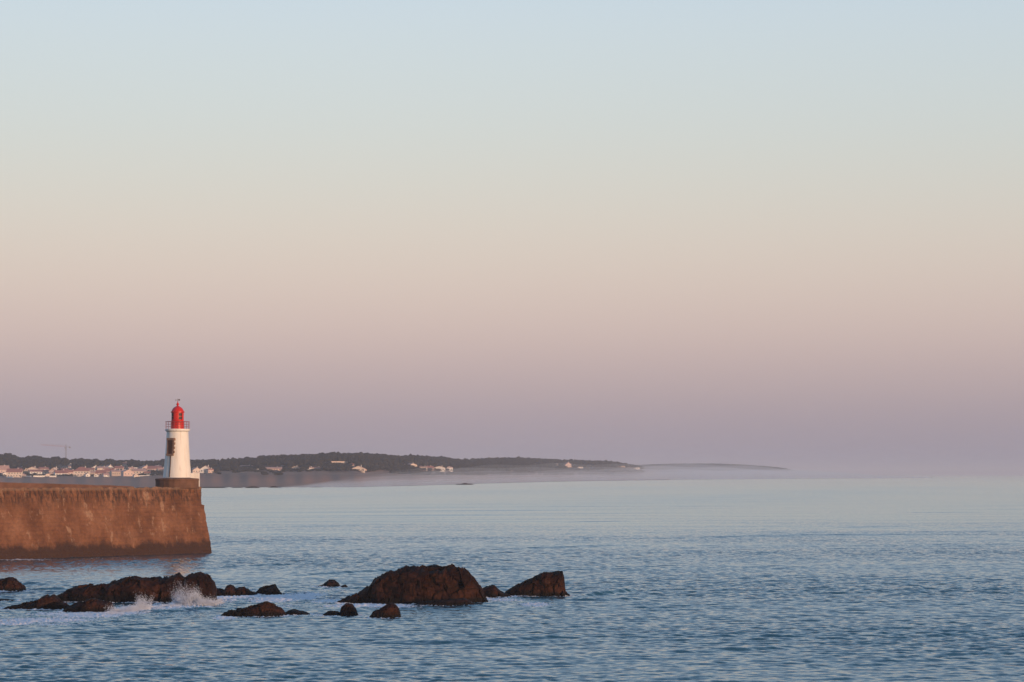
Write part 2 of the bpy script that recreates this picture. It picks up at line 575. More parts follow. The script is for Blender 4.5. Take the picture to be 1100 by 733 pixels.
rock('sea_rock', [(364, 632), (367, 629), (371, 627.5), (375, 631.5)], 631.5,
     'tiniest rock tip just right of the small dark cone', G_R, 0.9, 14, 0.08, 40, 24)
rock('big_rock', [(352, 650), (360, 646), (368, 642), (374, 639), (386, 635), (396, 629.5), (401, 622), (407, 616.5), (417, 612), (428, 610),
                  (438, 608), (450, 607), (458, 605.5), (472, 605), (480, 606), (485, 604.5), (492, 607), (500, 610), (506, 615.5), (511, 621.5),
                  (515, 627), (518, 633), (520, 640), (526, 648)], 649,
     'biggest brown rock, a broad hump with crumbled crest', G_R, 0.45, 15, 0.07, 260, 90)
rock('rock_slab', [(442, 651), (450, 646), (470, 644.5), (490, 643.5), (500, 642), (506, 646), (516, 651)], 651,
     'flat dark shelf at the foot of the biggest rock', G_R, 0.35, 16, 0.06, 110, 36)
rock('sea_rock', [(506, 644), (516, 632.5), (523, 628.5), (530, 628.5), (536, 633), (545, 637.5), (553, 643)], 642,
     'low rock wedged between the biggest rock and the tilted one', G_R, 0.8, 17, 0.08, 80, 44)
rock('tilted_rock', [(534, 643), (540, 637), (548, 631), (556, 626), (565, 622), (573, 618), (580, 615), (587, 612.5), (592, 614), (597, 612),
                     (604, 612.5), (606, 622), (604, 630), (606, 634), (612, 638)], 641,
     'wedge shaped rock rising to a blunt cliff at its right end', G_R, 0.45, 18, 0.07, 170, 70, 0.45)

# ------------------------------------------------------------------ sea

FOAMS = [  # photo pixels: x, y, half width, half height, strength
    (262, 641, 22, 2.2, 0.8), (385, 651.5, 45, 1.6, 0.7), (530, 643.5, 30, 1.0, 0.6), (45, 667, 75, 4, 0.62), (95, 661, 45, 3.5, 0.75), (10, 671, 34, 2.5, 0.66), (60, 672, 60, 2, 0.45), (142, 655, 30, 6, 0.8), (165, 651, 25, 4, 0.55),
    (207, 650, 30, 5, 1.0), (185, 652, 24, 3, 0.85), (250, 642, 30, 3, 0.6), (300, 643, 30, 3.5, 0.75), (330, 640, 25, 3.5, 0.6),
    (355, 646, 40, 3, 0.5), (300, 651, 40, 3, 0.4), (243, 664, 16, 2.5, 0.7), (400, 650.5, 55, 2.2, 0.75), (575, 650, 18, 2.0, 0.85),
    (545, 645, 30, 1.5, 0.5), (65, 645, 40, 2, 0.5), (100, 645, 25, 2, 0.6), (345, 661, 30, 1.5, 0.35), (232, 645, 26, 2.5, 0.8), (292, 645, 34, 2.5, 0.7), (318, 643, 30, 2.0, 0.75), (128, 659, 40, 3, 0.6), (60, 660, 50, 2.5, 0.5), (420, 652, 40, 1.5, 0.6), (360, 634, 25, 1.2, 0.4), (20, 602, 60, 1.2, 0.45),
    (120, 600, 60, 1.0, 0.3), (285, 640, 40, 3, 0.35), (180, 660, 60, 3, 0.3), (275, 635, 35, 2.5, 0.35),
]
RIDGES = [  # slow swells: x0,y0 -> x1,y1 in pixels, width (m), height (m)
    (225, 583, 420, 579, 7, 0.32), (400, 580, 560, 577.5, 8, 0.25), (560, 581, 760, 577, 7, 0.22), (745, 577, 1090, 574, 7, 0.38),
    (620, 642, 690, 634, 3.0, 0.42), (600, 645, 700, 643, 2.6, 0.3), (520, 590, 700, 586, 5, 0.25), (700, 560, 900, 558, 12, 0.2),
    (840, 590, 1120, 588, 5, 0.22), (-30, 625, 60, 630, 2.6, 0.35), (30, 634, 80, 633, 2.0, 0.28), (300, 620, 440, 612, 3.2, 0.32), (230, 610, 330, 606, 3, 0.25),
    (600, 561, 680, 560, 4, 0.2), (890, 567, 985, 566, 4, 0.22), (460, 553, 560, 552, 5, 0.2), (700, 545, 830, 544, 6, 0.2), (300, 566, 400, 565.5, 4, 0.2), (960, 551, 1060, 550.5, 6, 0.2),
    (130, 660, 260, 654, 2.2, 0.3), (0, 684, 200, 676, 2.6, 0.25), (400, 690, 620, 684, 2.4, 0.22), (700, 700, 900, 694, 2.4, 0.22),
]


def build_sea():
    rows = [70.0]
    while rows[-1] < 40000:
        D = rows[-1]
        if D < 140:
            s = 1.0
        elif D < 700:
            s = 0.23 + max(0, D - 230) * 0.0013
        elif D < 2600:
            s = 0.84 + (D - 700) * 0.004
        else:
            s = D * 0.03
        rows.append(D + s)
    D = np.array(rows)
    T = np.concatenate([-np.geomspace(2.5, 0.4, 14)[:-1], np.linspace(-0.4, -0.31, 60)[:-1], np.linspace(-0.31, 0.31, 1240),
                        np.linspace(0.31, 0.4, 60)[1:], np.geomspace(0.4, 2.5, 14)[1:]])
    X = D[:, None] * T[None, :]
    Yg = np.repeat(D[:, None], len(T), 1)
    ds = np.gradient(D)[:, None]
    dx = np.abs(np.gradient(T))[None, :] * D[:, None]
    g = np.zeros_like(X)                                # gust patches
    for i in range(9):
        a = RNG.uniform(0, 2 * math.pi)
        L = RNG.uniform(25, 160)
        g += np.sin((X * math.cos(a) * 0.35 + Yg * math.sin(a)) * 2 * math.pi / L + RNG.uniform(0, 6.28))
    g = 1 + 0.1 * g
    jag = 30 * np.sin(X / 37.0 + 1) + 18 * np.sin(X / 13.0)
    ripple = 0.2 + 0.8 * (1 - sstep(420, 760, Yg + jag))      # the wind dies farther out
    ripple = np.clip(ripple * np.clip(g, 0.4, 1.6), 0.06, 1.4)
    Z = np.zeros_like(X)
    WX = np.zeros_like(X)
    WY = np.zeros_like(X)
    nW = 84
    for i in range(nW):
        L = 0.5 * (5.5 / 0.5) ** ((i + RNG.uniform(0, 1)) / nW)
        th = RNG.normal(-math.pi / 2 + 0.2, 0.52)
        k = 2 * math.pi / L
        slope = 0.185 * math.sqrt(2.0 / nW) * (1.0 if L < 1.5 else (1.5 / L) ** 0.9)
        kx, ky = k * math.cos(th), k * math.sin(th)
        ph = X * kx + Yg * ky + RNG.uniform(0, 6.28)
        ef = np.maximum(ds * abs(math.sin(th)), dx * abs(math.cos(th)))
        att = 1 - sstep(L / 6.0, L / 2.6, ef)
        A = slope / k * att * ripple
        s = np.sin(ph)
        Z += A * s
        q = 0.75
        WX -= q * A * math.cos(th) * np.cos(ph)
        WY -= q * A * math.sin(th) * np.cos(ph)
    # long low swell
    for L, th, a in ((34, -1.45, 0.10), (52, -1.75, 0.12), (23, -1.3, 0.05)):
        k = 2 * math.pi / L
        env = 0.5 + 0.5 * np.sin(X / 40.0 + L) * np.sin(Yg / 150.0 + L)
        Z += a * env * (1 - sstep(L / 6, L / 3, ds)) * np.sin(X * k * math.cos(th) + Yg * k * math.sin(th) + L)
    for x0, y0, x1, y1, w, hgt in RIDGES:
        p, q = ground(x0, y0), ground(x1, y1)
        dxl, dyl = q.x - p.x, q.y - p.y
        t = (X - p.x) / dxl
        yc = p.y + t * dyl + 1.5 * np.sin(X / 7.0 + y0) + 0.6 * np.sin(X / 2.3)
        env = np.clip(t * (1 - t) * 4, 0, 1) ** 0.6
        env = np.where((t < 0) | (t > 1), 0, env)
        d = (Yg - yc) / w
        Z += 0.8 * hgt * env * np.exp(-d * d * np.where(d < 0, 5.0, 1.2))
    foam = np.zeros_like(X)
    for px, py, rx, ry, s in FOAMS:
        c = ground(px, py)
        mx = rx / FPX * c.y
        my = abs(ground(px, py - ry).y - ground(px, py + ry).y) * 0.5
        e = ((X - c.x) / mx) ** 2 + ((Yg - c.y) / my) ** 2
        foam = np.maximum(foam, s * np.exp(-e * 0.9))
    lee = np.ones_like(X)
    for x, y, w, d in FOOT:
        e = np.sqrt(((X - x) / (w + 0.4)) ** 2 + ((Yg - y) / (d + 0.5)) ** 2)
        foam = np.maximum(foam, 0.5 * np.exp(-np.clip(e - 0.95, 0, 9) * 4.5))
    foam += 0.05 * np.clip(Z / 0.25, -1, 1)
    # chop too fine for this mesh shows as a duller skin
    micro = np.clip(g, 0.6, 1.4) * (0.56 - 0.28 * sstep(400, 760, Yg + jag))
    rough = 0.07 + 0 * Yg
    Z += np.clip(foam, 0, 1) * RNG.normal(0, 0.085, Z.shape) * (ds < 0.6)       # froth is lumpy
    V = np.stack([X + WX, Yg + WY, Z], -1)
    org = np.array([0, 70.0, 0])
    me = mesh_np('sea', (V - org).reshape(-1, 3), grid_faces(len(D), len(T))[:, ::-1])
    for nm, arr in (('foam', foam), ('ripple', micro), ('skin', rough)):
        a = me.attributes.new(nm, 'FLOAT', 'POINT')
        a.data.foreach_set('value', arr.astype(np.float32).ravel())
    o = obj('sea', me, M['sea'], smooth=True)
    o.location = Vector(org)
    tag(o, kind='structure')


build_sea()


# spray thrown up by the waves
def splash(name, label, spots, n, seed):
    """spots: list of (px, py_base, half width px, height px, lean px)"""
    rg = random.Random(seed)
    bm = bmesh.new()
    o0 = ground(spots[0][0], spots[0][1])
    V, F = [], []
    octa = [(1, 0, 0), (-1, 0, 0), (0, 1, 0), (0, -1, 0), (0, 0, 1), (0, 0, -1)]
    of = [(0, 2, 4), (2, 1, 4), (1, 3, 4), (3, 0, 4), (2, 0, 5), (1, 2, 5), (3, 1, 5), (0, 3, 5)]
    for px, py, w, hpx, lean, share in spots:
        c = ground(px, py)
        k = c.y / FPX
        jets = [(rg.gauss(0, 0.45), rg.uniform(0.45, 1.0), rg.uniform(-0.3, 0.3)) for _ in range(22)]
        for i in range(int(n * share)):
            j = rg.choice(jets)
            t = abs(rg.gauss(0, 0.42))
            if t > 1.05:
                continue
            hz = t * j[1] * hpx * k
            sp = 0.12 + 0.9 * t
            x = (j[0] * w * (0.75 + 0.7 * t) + rg.gauss(0, 0.24) * w * (1 - 0.5 * t) + lean * t + j[2] * w * t) * k
            y = rg.gauss(0, 0.5) * sp + rg.uniform(-0.3, 0.3)
            r = rg.choice((0.008, 0.011, 0.014, 0.02, 0.03)) * (1.25 - 0.6 * t)
            b0 = len(V)
            s = rg.uniform(0.7, 1.4)
            for a in octa:
                V.append((c.x + x - o0.x + a[0] * r, c.y + y - o0.y + a[1] * r, max(-0.05, hz - 0.05) + a[2] * r * s))
            F += [(a + b0, bb + b0, cc + b0) for a, bb, cc in of]
    me = mesh_np(name, V, F)
    o = obj(name, me, M['spray'], smooth=True)
    o.location = o0
    bm.free()
    tag(o, label, 'splash', 'white water thrown up against the rocks', 'stuff')


splash('wave_splash', 'tall white fan of spray bursting on the long ridge',
       [(206, 650.5, 14, 26, -4, 0.7), (217, 651, 15, 13, 7, 0.5), (194, 650, 7, 31, -3, 0.14), (228, 648, 10, 6, 3, 0.15)], 24000, 1)
splash('wave_splash', 'lower white breaker and spray by the black slab',
       [(152, 655, 7, 21, 3, 0.4), (134, 658, 14, 12, 2, 0.6), (165, 654, 10, 6, 0, 0.2), (183, 652, 8, 5, 0, 0.2), (120, 660, 9, 5, 0, 0.15)], 16000, 2)

# ------------------------------------------------------------------ jetty with its lighthouse
ZT = 10.6


def build_jetty():
    A = ground(0, 602)
    B = ground(228, 594)
    A = A - PD * 45                                          # runs on out of the frame
    root = thing('stone_jetty', 'long brown stone jetty with sloping streaked wall and dark tide band', 'jetty', (B.x, B.y, 0))
    L = (B - A).length
    prof = [(0.3, -2.0), (0.0, 0.0), (-0.12, 0.5)]
    # sea face: a fine grid from the foot to the crest, roughened like old masonry
    nu, nv = 420, 90
    u = np.linspace(0, L, nu)
    zz = np.linspace(-1.5, ZT, nv)
    V = np.zeros((nu + 0, nv, 3))
    for i in range(nu):
        for j in range(nv):
            back = -2.5 * (zz[j] / ZT)
            p = A + PD * u[i]
            edge = L - u[i]
            q = Vector((u[i] * 0.35, zz[j] * 0.35, 3.0))
            r = 0.16 * fbm(q, 4) + 0.07 * fbm(q * 4.0, 3)
            # worn corner high on the seaward end: the outer skin has broken off above the ledge
            zc = zz[j]
            if j == nv - 1:
                zc += 0.2 * fbm(Vector((u[i] * 0.9, 0, 9)), 4) + 0.08 * (noise.cell(Vector((u[i] * 1.3, 3, 9))) - 0.7)
            cut = 0.0
            if zc > 7.7 and edge < 3.0 + 0.6 * fbm(Vector((zc * 1.2, 4, 0)), 3):
                cut = 0.6
            # end of the wall follows the batter, slightly ragged
            du = 0.0
            if i == nu - 1:
                du = -0.1 + 0.12 * fbm(Vector((zc * 1.1, 7, 0)), 3)
            w = p + PN * (back + r - cut) + PD * du
            V[i, j] = (w.x, w.y, zc)
    org = np.array([B.x, B.y, 0])
    me = mesh_np('sea_wall', (V - org).reshape(-1, 3), grid_faces(nu, nv))
    obj('sea_wall', me, M['jetty'], root)
    # core, deck and the hidden end, kept just inside the skin; its end face runs away from us
    E = Vector((-0.2, 0.98, 0)).normalized()
    bm = bmesh.new()
    Wd = 9.5
    def sect(P, axis, ins):
        lo = P - PN * ins
        hi_ = P - PN * (2.5 + ins)
        return [bm.verts.new((v.x - B.x, v.y - B.y, zc)) for v, zc in
                ((lo, -1.6), (hi_, ZT - 0.3), (hi_ + axis, ZT - 0.1), (lo + axis * 1.2, -1.6))]
    s0 = sect(A, -PN * Wd, 0.45)
    s1 = sect(B - PD * 0.35, E * Wd, 0.3)
    for k in range(4):
        bm.faces.new((s0[k], s0[(k + 1) % 4], s1[(k + 1) % 4], s1[k]))
    bm.faces.new(s0)
    bm.faces.new(list(reversed(s1)))
    bmesh.ops.recalc_face_normals(bm, faces=bm.faces)
    obj('core', bm, M['jetty'], root)
    # upright corner column on the ledge
    bm = bmesh.new()
    cpos = B - PN * 2.75 - PD * 0.75
    for q in range(7):
        zc = 7.8 + q * 0.4
        wob = 0.09 * fbm(Vector((q * 1.7, 2, 5)), 2)
        add_box(bm, (cpos.x - B.x - 0.55 + wob, cpos.y - B.y + 1.0, zc + 0.19), (1.7 + wob, 1.6, 0.385), math.atan2(PD.y, PD.x), 0.05)
    obj('corner_column', bm, M['jetty'], root)
    # low parapet on the harbour side, higher towards the land
    bm = bmesh.new()
    n = 60
    a0 = A - PN * (2.5 + 6.2)
    V2 = []
    for i in range(n + 1):
        t = i / n
        p = a0 + PD * (L - 9.0) * t
        ht = 0.9 * min(1.0, (1 - t) / 0.42) ** 0.8 + 0.02 + 0.06 * fbm(Vector((i * 0.4, 1, 1)), 3)
        V2.append([bm.verts.new((w.x - B.x, w.y - B.y, zc)) for w, zc in
                   ((p, ZT - 0.1), (p, ZT + ht), (p - PN * 0.6, ZT + ht), (p - PN * 0.6, ZT - 0.1))])
    for a, bq in zip(V2, V2[1:]):
        for k in range(3):
            bm.faces.new((a[k], a[k + 1], bq[k + 1], bq[k]))
    bm.faces.new(V2[0])
    bm.faces.new(list(reversed(V2[-1])))
    bmesh.ops.recalc_face_normals(bm, faces=bm.faces)
    obj('parapet', bm, M['parapet'], root)
    return A, B


JA, JB = build_jetty()

LY = 413.5
lc = at(190.3, 522, LY)
LX = lc.x
K = LY / FPX                                                 # metres per photo pixel there


def zpx(py):
    return at(190, py, LY).z


def build_lighthouse():
    root = thing('lighthouse', 'white tapering lighthouse with red lantern at the jetty end', 'lighthouse', (LX, LY, ZT))
    z0 = ZT

    def zz(py):
        return zpx(py) - z0
    # stone plinth
    o = obj('plinth', lathe([(23.2 * K, -0.3), (23.2 * K, zz(516.4)), (23.6 * K, zz(516.2)), (23.6 * K, zz(514.6)), (23.0 * K, zz(514.2)), (15 * K, zz(513.6))], 24), M['plinth'], root)
    tower = obj('tower', lathe([(15.2 * K, zz(513.2)), (15.1 * K, zz(511)), (14.4 * K, zz(505)), (13.7 * K, zz(498)), (13.0 * K, zz(488)), (12.35 * K, zz(478)),
                                (11.9 * K, zz(470)), (11.6 * K, zz(464.2)), (12.2 * K, zz(463.6))], 64), M['tower'], root)
    smooth_angle(tower, 40)
    g = obj('gallery', lathe([(12.0 * K, zz(463.5)), (13.1 * K, zz(463.1)), (13.3 * K, zz(462.5)), (13.3 * K, zz(461.2)), (12.9 * K, zz(460.9)), (6 * K, zz(460.8))], 64), M['tower'], root)
    smooth_angle(g, 30)
    # railing
    bm = bmesh.new()
    n = 22
    rr = 12.8 * K
    for i in range(n):
        a = 2 * math.pi * i / n
        x, y = rr * math.cos(a), rr * math.sin(a)
        add_bar(bm, (x, y, zz(461.2)), (x, y, zz(453.2)), 0.022, 5)
    for zp, r in ((453.2, 0.04), (455.9, 0.02), (458.6, 0.02)):
        for i in range(44):
            a, b2 = 2 * math.pi * i / 44, 2 * math.pi * (i + 1) / 44
            add_bar(bm, (rr * math.cos(a), rr * math.sin(a), zz(zp)), (rr * math.cos(b2), rr * math.sin(b2), zz(zp)), r, 5)
    obj('railing', bm, M['rail_paint'], root)
    # red lantern
    lan = obj('lantern', lathe([(7.1 * K, zz(460.9)), (7.1 * K, zz(459.9)), (6.7 * K, zz(459.7)), (6.6 * K, zz(451.6)), (6.75 * K, zz(451.3)), (6.55 * K, zz(451)),
                                (6.55 * K, zz(443.6)), (7.4 * K, zz(443.2)), (7.4 * K, zz(442.4)), (6.5 * K, zz(442.1))], 48), M['red_paint'], root)
    smooth_angle(lan, 30)
    for deg in (-54, -141, 125, 38):
        a = R(deg)
        bm = bmesh.new()
        for zp in (445.6, 449.3):
            # curved panes a touch proud of the drum
            nseg = 6
            prev = None
            for i in range(nseg + 1):
                aa = a + (i / nseg - 0.5) * 0.62
                vs = [bm.verts.new((r * math.cos(aa), r * math.sin(aa), zz(zp) + dz)) for r, dz in
                      ((6.5 * K, -0.24), (6.64 * K, -0.24), (6.64 * K, 0.24), (6.5 * K, 0.24))]
                if prev:
                    for k in range(4):
                        bm.faces.new((prev[k], prev[(k + 1) % 4], vs[(k + 1) % 4], vs[k]))
                else:
                    bm.faces.new(vs)
                prev = vs
            bm.faces.new(list(reversed(prev)))
        bmesh.ops.recalc_face_normals(bm, faces=bm.faces)
        obj('lantern_window', bm, M['lamp_glass'], lan)
    dome = obj('dome', lathe([(6.7 * K, zz(442.2)), (6.2 * K, zz(440.6)), (5.2 * K, zz(439.0)), (3.8 * K, zz(437.7)), (2.2 * K, zz(436.8)), (1.1 * K, zz(436.3)),
                              (0.8 * K, zz(435.6)), (1.5 * K, zz(434.9)), (1.6 * K, zz(434.2)), (1.1 * K, zz(433.5)), (0.5 * K, zz(432.9)), (0.3 * K, zz(431))], 40), M['red_paint'], root)
    smooth_angle(dome, 50)
    bm = bmesh.new()
    add_bar(bm, (0, 0, zz(431.2)), (0, 0, zz(428.4)), 0.035, 6)
    add_bar(bm, (-0.3, 0, zz(429.9)), (0.3, 0, zz(429.9)), 0.03, 5)
    add_box(bm, (0.24, 0, zz(429.7)), (0.26, 0.03, 0.24))
    add_box(bm, (-0.33, 0, zz(429.9)), (0.13, 0.03, 0.13))
    obj('weather_vane', bm, M['metal'], dome)
    # stone framed opening on the left front of the tower, toothed on its right side
    fdeg = -90 - 28
    a = R(fdeg)
    nx, ny = math.cos(a), math.sin(a)
    tx, ty = -ny, nx
    def put(du, z_, dep, rbase):
        return (nx * (rbase + dep) + tx * du, ny * (rbase + dep) + ty * du, z_)
    rb = 12.4 * K
    zlo, zhi = zz(489.2), zz(471.2)
    bm = bmesh.new()
    hgt = zhi - zlo
    nb = 8
    for i in range(nb):
        zc = zlo + (i + 0.5) * hgt / nb
        w = 0.36 if i % 2 else 0.2
        rbz = rb + 0.02 + (0.5 - (zc - zlo) / hgt) * 0.14
        add_box(bm, put(0.47 + w / 2 - 0.08, zc, -0.2, rbz), (0.55, w + 0.06, hgt / nb - 0.015), a, 0.02)
        add_box(bm, put(-0.47 - 0.05, zc, -0.16, rbz), (0.55, 0.2, hgt / nb - 0.015), a, 0.02)
    add_box(bm, put(0.03, zhi - 0.12, -0.16, rb), (0.66, 1.34, 0.3), a, 0.03)
    add_box(bm, put(0.0, zlo + 0.05, -0.1, rb + 0.06), (0.66, 1.3, 0.22), a, 0.03)
    wf = obj('window_surround', bm, M['stone_frame'], root)
    bm = bmesh.new()
    add_box(bm, put(0, (zlo + zhi) / 2, -0.06, rb), (0.36, 0.86, hgt - 0.4), a)
    obj('shutter', bm, M['rust'], wf)
    bm = bmesh.new()
    r0, r1 = 15.0 * K, 12.75 * K
    pts = [(489, 12.95), (495, 13.35), (500, 13.8), (506, 14.4), (510, 14.9), (512.8, 15.05)]
    for (pa, ra), (pb, rb2) in zip(pts, pts[1:]):
        add_bar(bm, put(0.12, zz(pa), 0.05, ra * K), put(0.12, zz(pb), 0.05, rb2 * K), 0.075, 8)
    obj('drain_pipe', bm, M['rust'], root)


build_lighthouse()
# pale block beside the plinth
bm = bmesh.new()
c = at(209.6, 519, LY + 2.6)
hb = at(209.6, 508.3, LY + 2.6).z
add_box(bm, (0, 0, (hb - ZT) / 2), (1.45, 2.0, hb - ZT), 0.1, 0.04)
o = obj('concrete_block', bm, M['tower'])
o.location = (c.x, LY + 2.6, ZT)
tag(o, 'small pale whitewashed block beside the foot of the lighthouse', 'block')

# ------------------------------------------------------------------ far shore
SKY = np.array([(-260, 489), (-120, 490), (0, 488.2), (10, 488), (20, 490.8), (27, 492), (32, 490.5), (42, 490.4), (55, 492.4), (60, 491.4), (75, 492.6), (85, 492.6),
                (100, 493.8), (115, 493.4), (125, 494.2), (140, 493.6), (150, 495.2), (165, 495), (175, 494.2), (205, 494.6), (225, 493.5), (240, 493.3), (262, 492.8),
                (276, 492.2), (282, 490.5), (300, 489.2), (320, 488.2), (340, 487.6), (352, 486.8), (360, 486), (368, 486.8), (390, 486.6), (402, 487.2), (415, 488),
                (430, 489.6), (445, 489.4), (460, 490), (480, 491.4), (495, 493.6), (505, 494.2), (511, 492.8), (530, 492), (550, 491.5), (575, 492.2), (600, 493.6),
                (625, 494.4), (650, 495.2), (665, 497), (680, 499.4), (700, 503), (720, 508)], float)
SHORE = np.array([(-260, 2380), (300, 2400), (380, 2450), (450, 2750), (520, 3350), (600, 4150), (680, 4900), (720, 5300)], float)
TREE_H = 9.0


def sky_z(px):
    Dc = crest_D(px)
    return at(px, float(np.interp(px, SKY[:, 0], SKY[:, 1])), Dc).z


def shore_D(px):
    return float(np.interp(px, SHORE[:, 0], SHORE[:, 1])) + 14 * math.sin(px / 9.0) + 8 * math.sin(px / 3.1)


def crest_D(px):
    return float(np.interp(px, SHORE[:, 0], SHORE[:, 1])) + 720


def land_z(px, D):
    t = D - shore_D(px)
    Lc = crest_D(px) - shore_D(px)
    hc = max(0.5, sky_z(px) - TREE_H * min(1, max(0, (705 - px) / 60)))
    hb = float(np.interp(px, [-260, 140, 190, 215, 260, 380, 470, 600, 660, 690, 705, 716], [10.2, 10.0, 11.0, 13.5, 13.8, 12.0, 9.5, 9.0, 7.0, 4.0, 2.0, -3.0]))
    hb = min(hb, hc)
    if px > 690:
        hc = min(hc, hb + (716 - px) / 26 * 6)
    if t <= 0:
        zc = t * 0.03
    elif t < 60:
        zc = 2.2 * (t / 60)
    elif t < 300:
        s = (t - 60) / 240
        zc = 2.2 + (hb - 2.2) * (s * s * (3 - 2 * s))
    elif D < crest_D(px):
        s = (t - 300) / (Lc - 300)
        zc = hb + (hc - hb) * (s * s * (3 - 2 * s))
    else:
        zc = hc - (D - crest_D(px)) * 0.02
    X = (px - 550) / FPX * D
    if t > 0:
        zc += 0.18 * fbm(Vector((X / 90.0, D / 40.0, 0)), 4) * min(1, t / 60)
    return zc


def land_hit(px, py):
    """where the line through a photo pixel meets the far land"""
    d = ray(px, py)
    D0, D1 = shore_D(px), crest_D(px)
    D = D0
    while D < D1:
        zr = H + d[2] / d[1] * D
        if land_z(px, D) >= zr:
            break
        D += 6
    return Vector(((px - 550) / FPX * D * (1 / 1.0), D, land_z(px, D)))


def build_land():
    pxs = np.concatenate([np.linspace(-260, -20, 60)[:-1], np.linspace(-20, 720, 500)])
    ts = np.concatenate([np.linspace(-60, 60, 26)[:-1], np.linspace(60, 300, 30)[:-1], np.linspace(300, 760, 34)[:-1], np.linspace(760, 1600, 10)])
    V = np.zeros((len(pxs), len(ts), 3))
    for i, px in enumerate(pxs):
        s0 = shore_D(px)
        for j, t in enumerate(ts):
            D = s0 + t
            V[i, j] = ((px - 550) / FPX * D, D, land_z(px, D))
    org = np.array([-600.0, 2400.0, 0.0])
    me = mesh_np('hills', (V - org).reshape(-1, 3), grid_faces(len(pxs), len(ts)))
    o = obj('hills', me, M['land'], smooth=True)
    o.location = Vector(org)
    tag(o, kind='structure')


build_land()

HOUSES = []          # (px, py_top, py_base, half width) kept free of trees


def ico(sub):
    bm = bmesh.new()
    bmesh.ops.create_icosphere(bm, subdivisions=sub, radius=1.0)
    V = np.array([v.co[:] for v in bm.verts])
    F = np.array([[v.index for v in f.verts] for f in bm.faces])
    bm.free()
    return V, F


# houses ---------------------------------------------------------------
PANE = None


def unit_box(name):
    bm = bmesh.new()
    add_box(bm, (0, 0, 0), (1, 1, 1))
    me = bpy.data.meshes.new(name)
    bm.to_mesh(me)
    bm.free()
    return me


WIN_ME = unit_box('window')
WIN_ME.materials.append(M['window_glass'])
DOOR_ME = unit_box('door')
DOOR_ME.materials.append(M['shutter'])
CHIM_ME = {k: unit_box('chimney') for k in ('white_wall', 'tan_wall')}
for k, me_ in CHIM_ME.items():
    me_.materials.append(M[k])


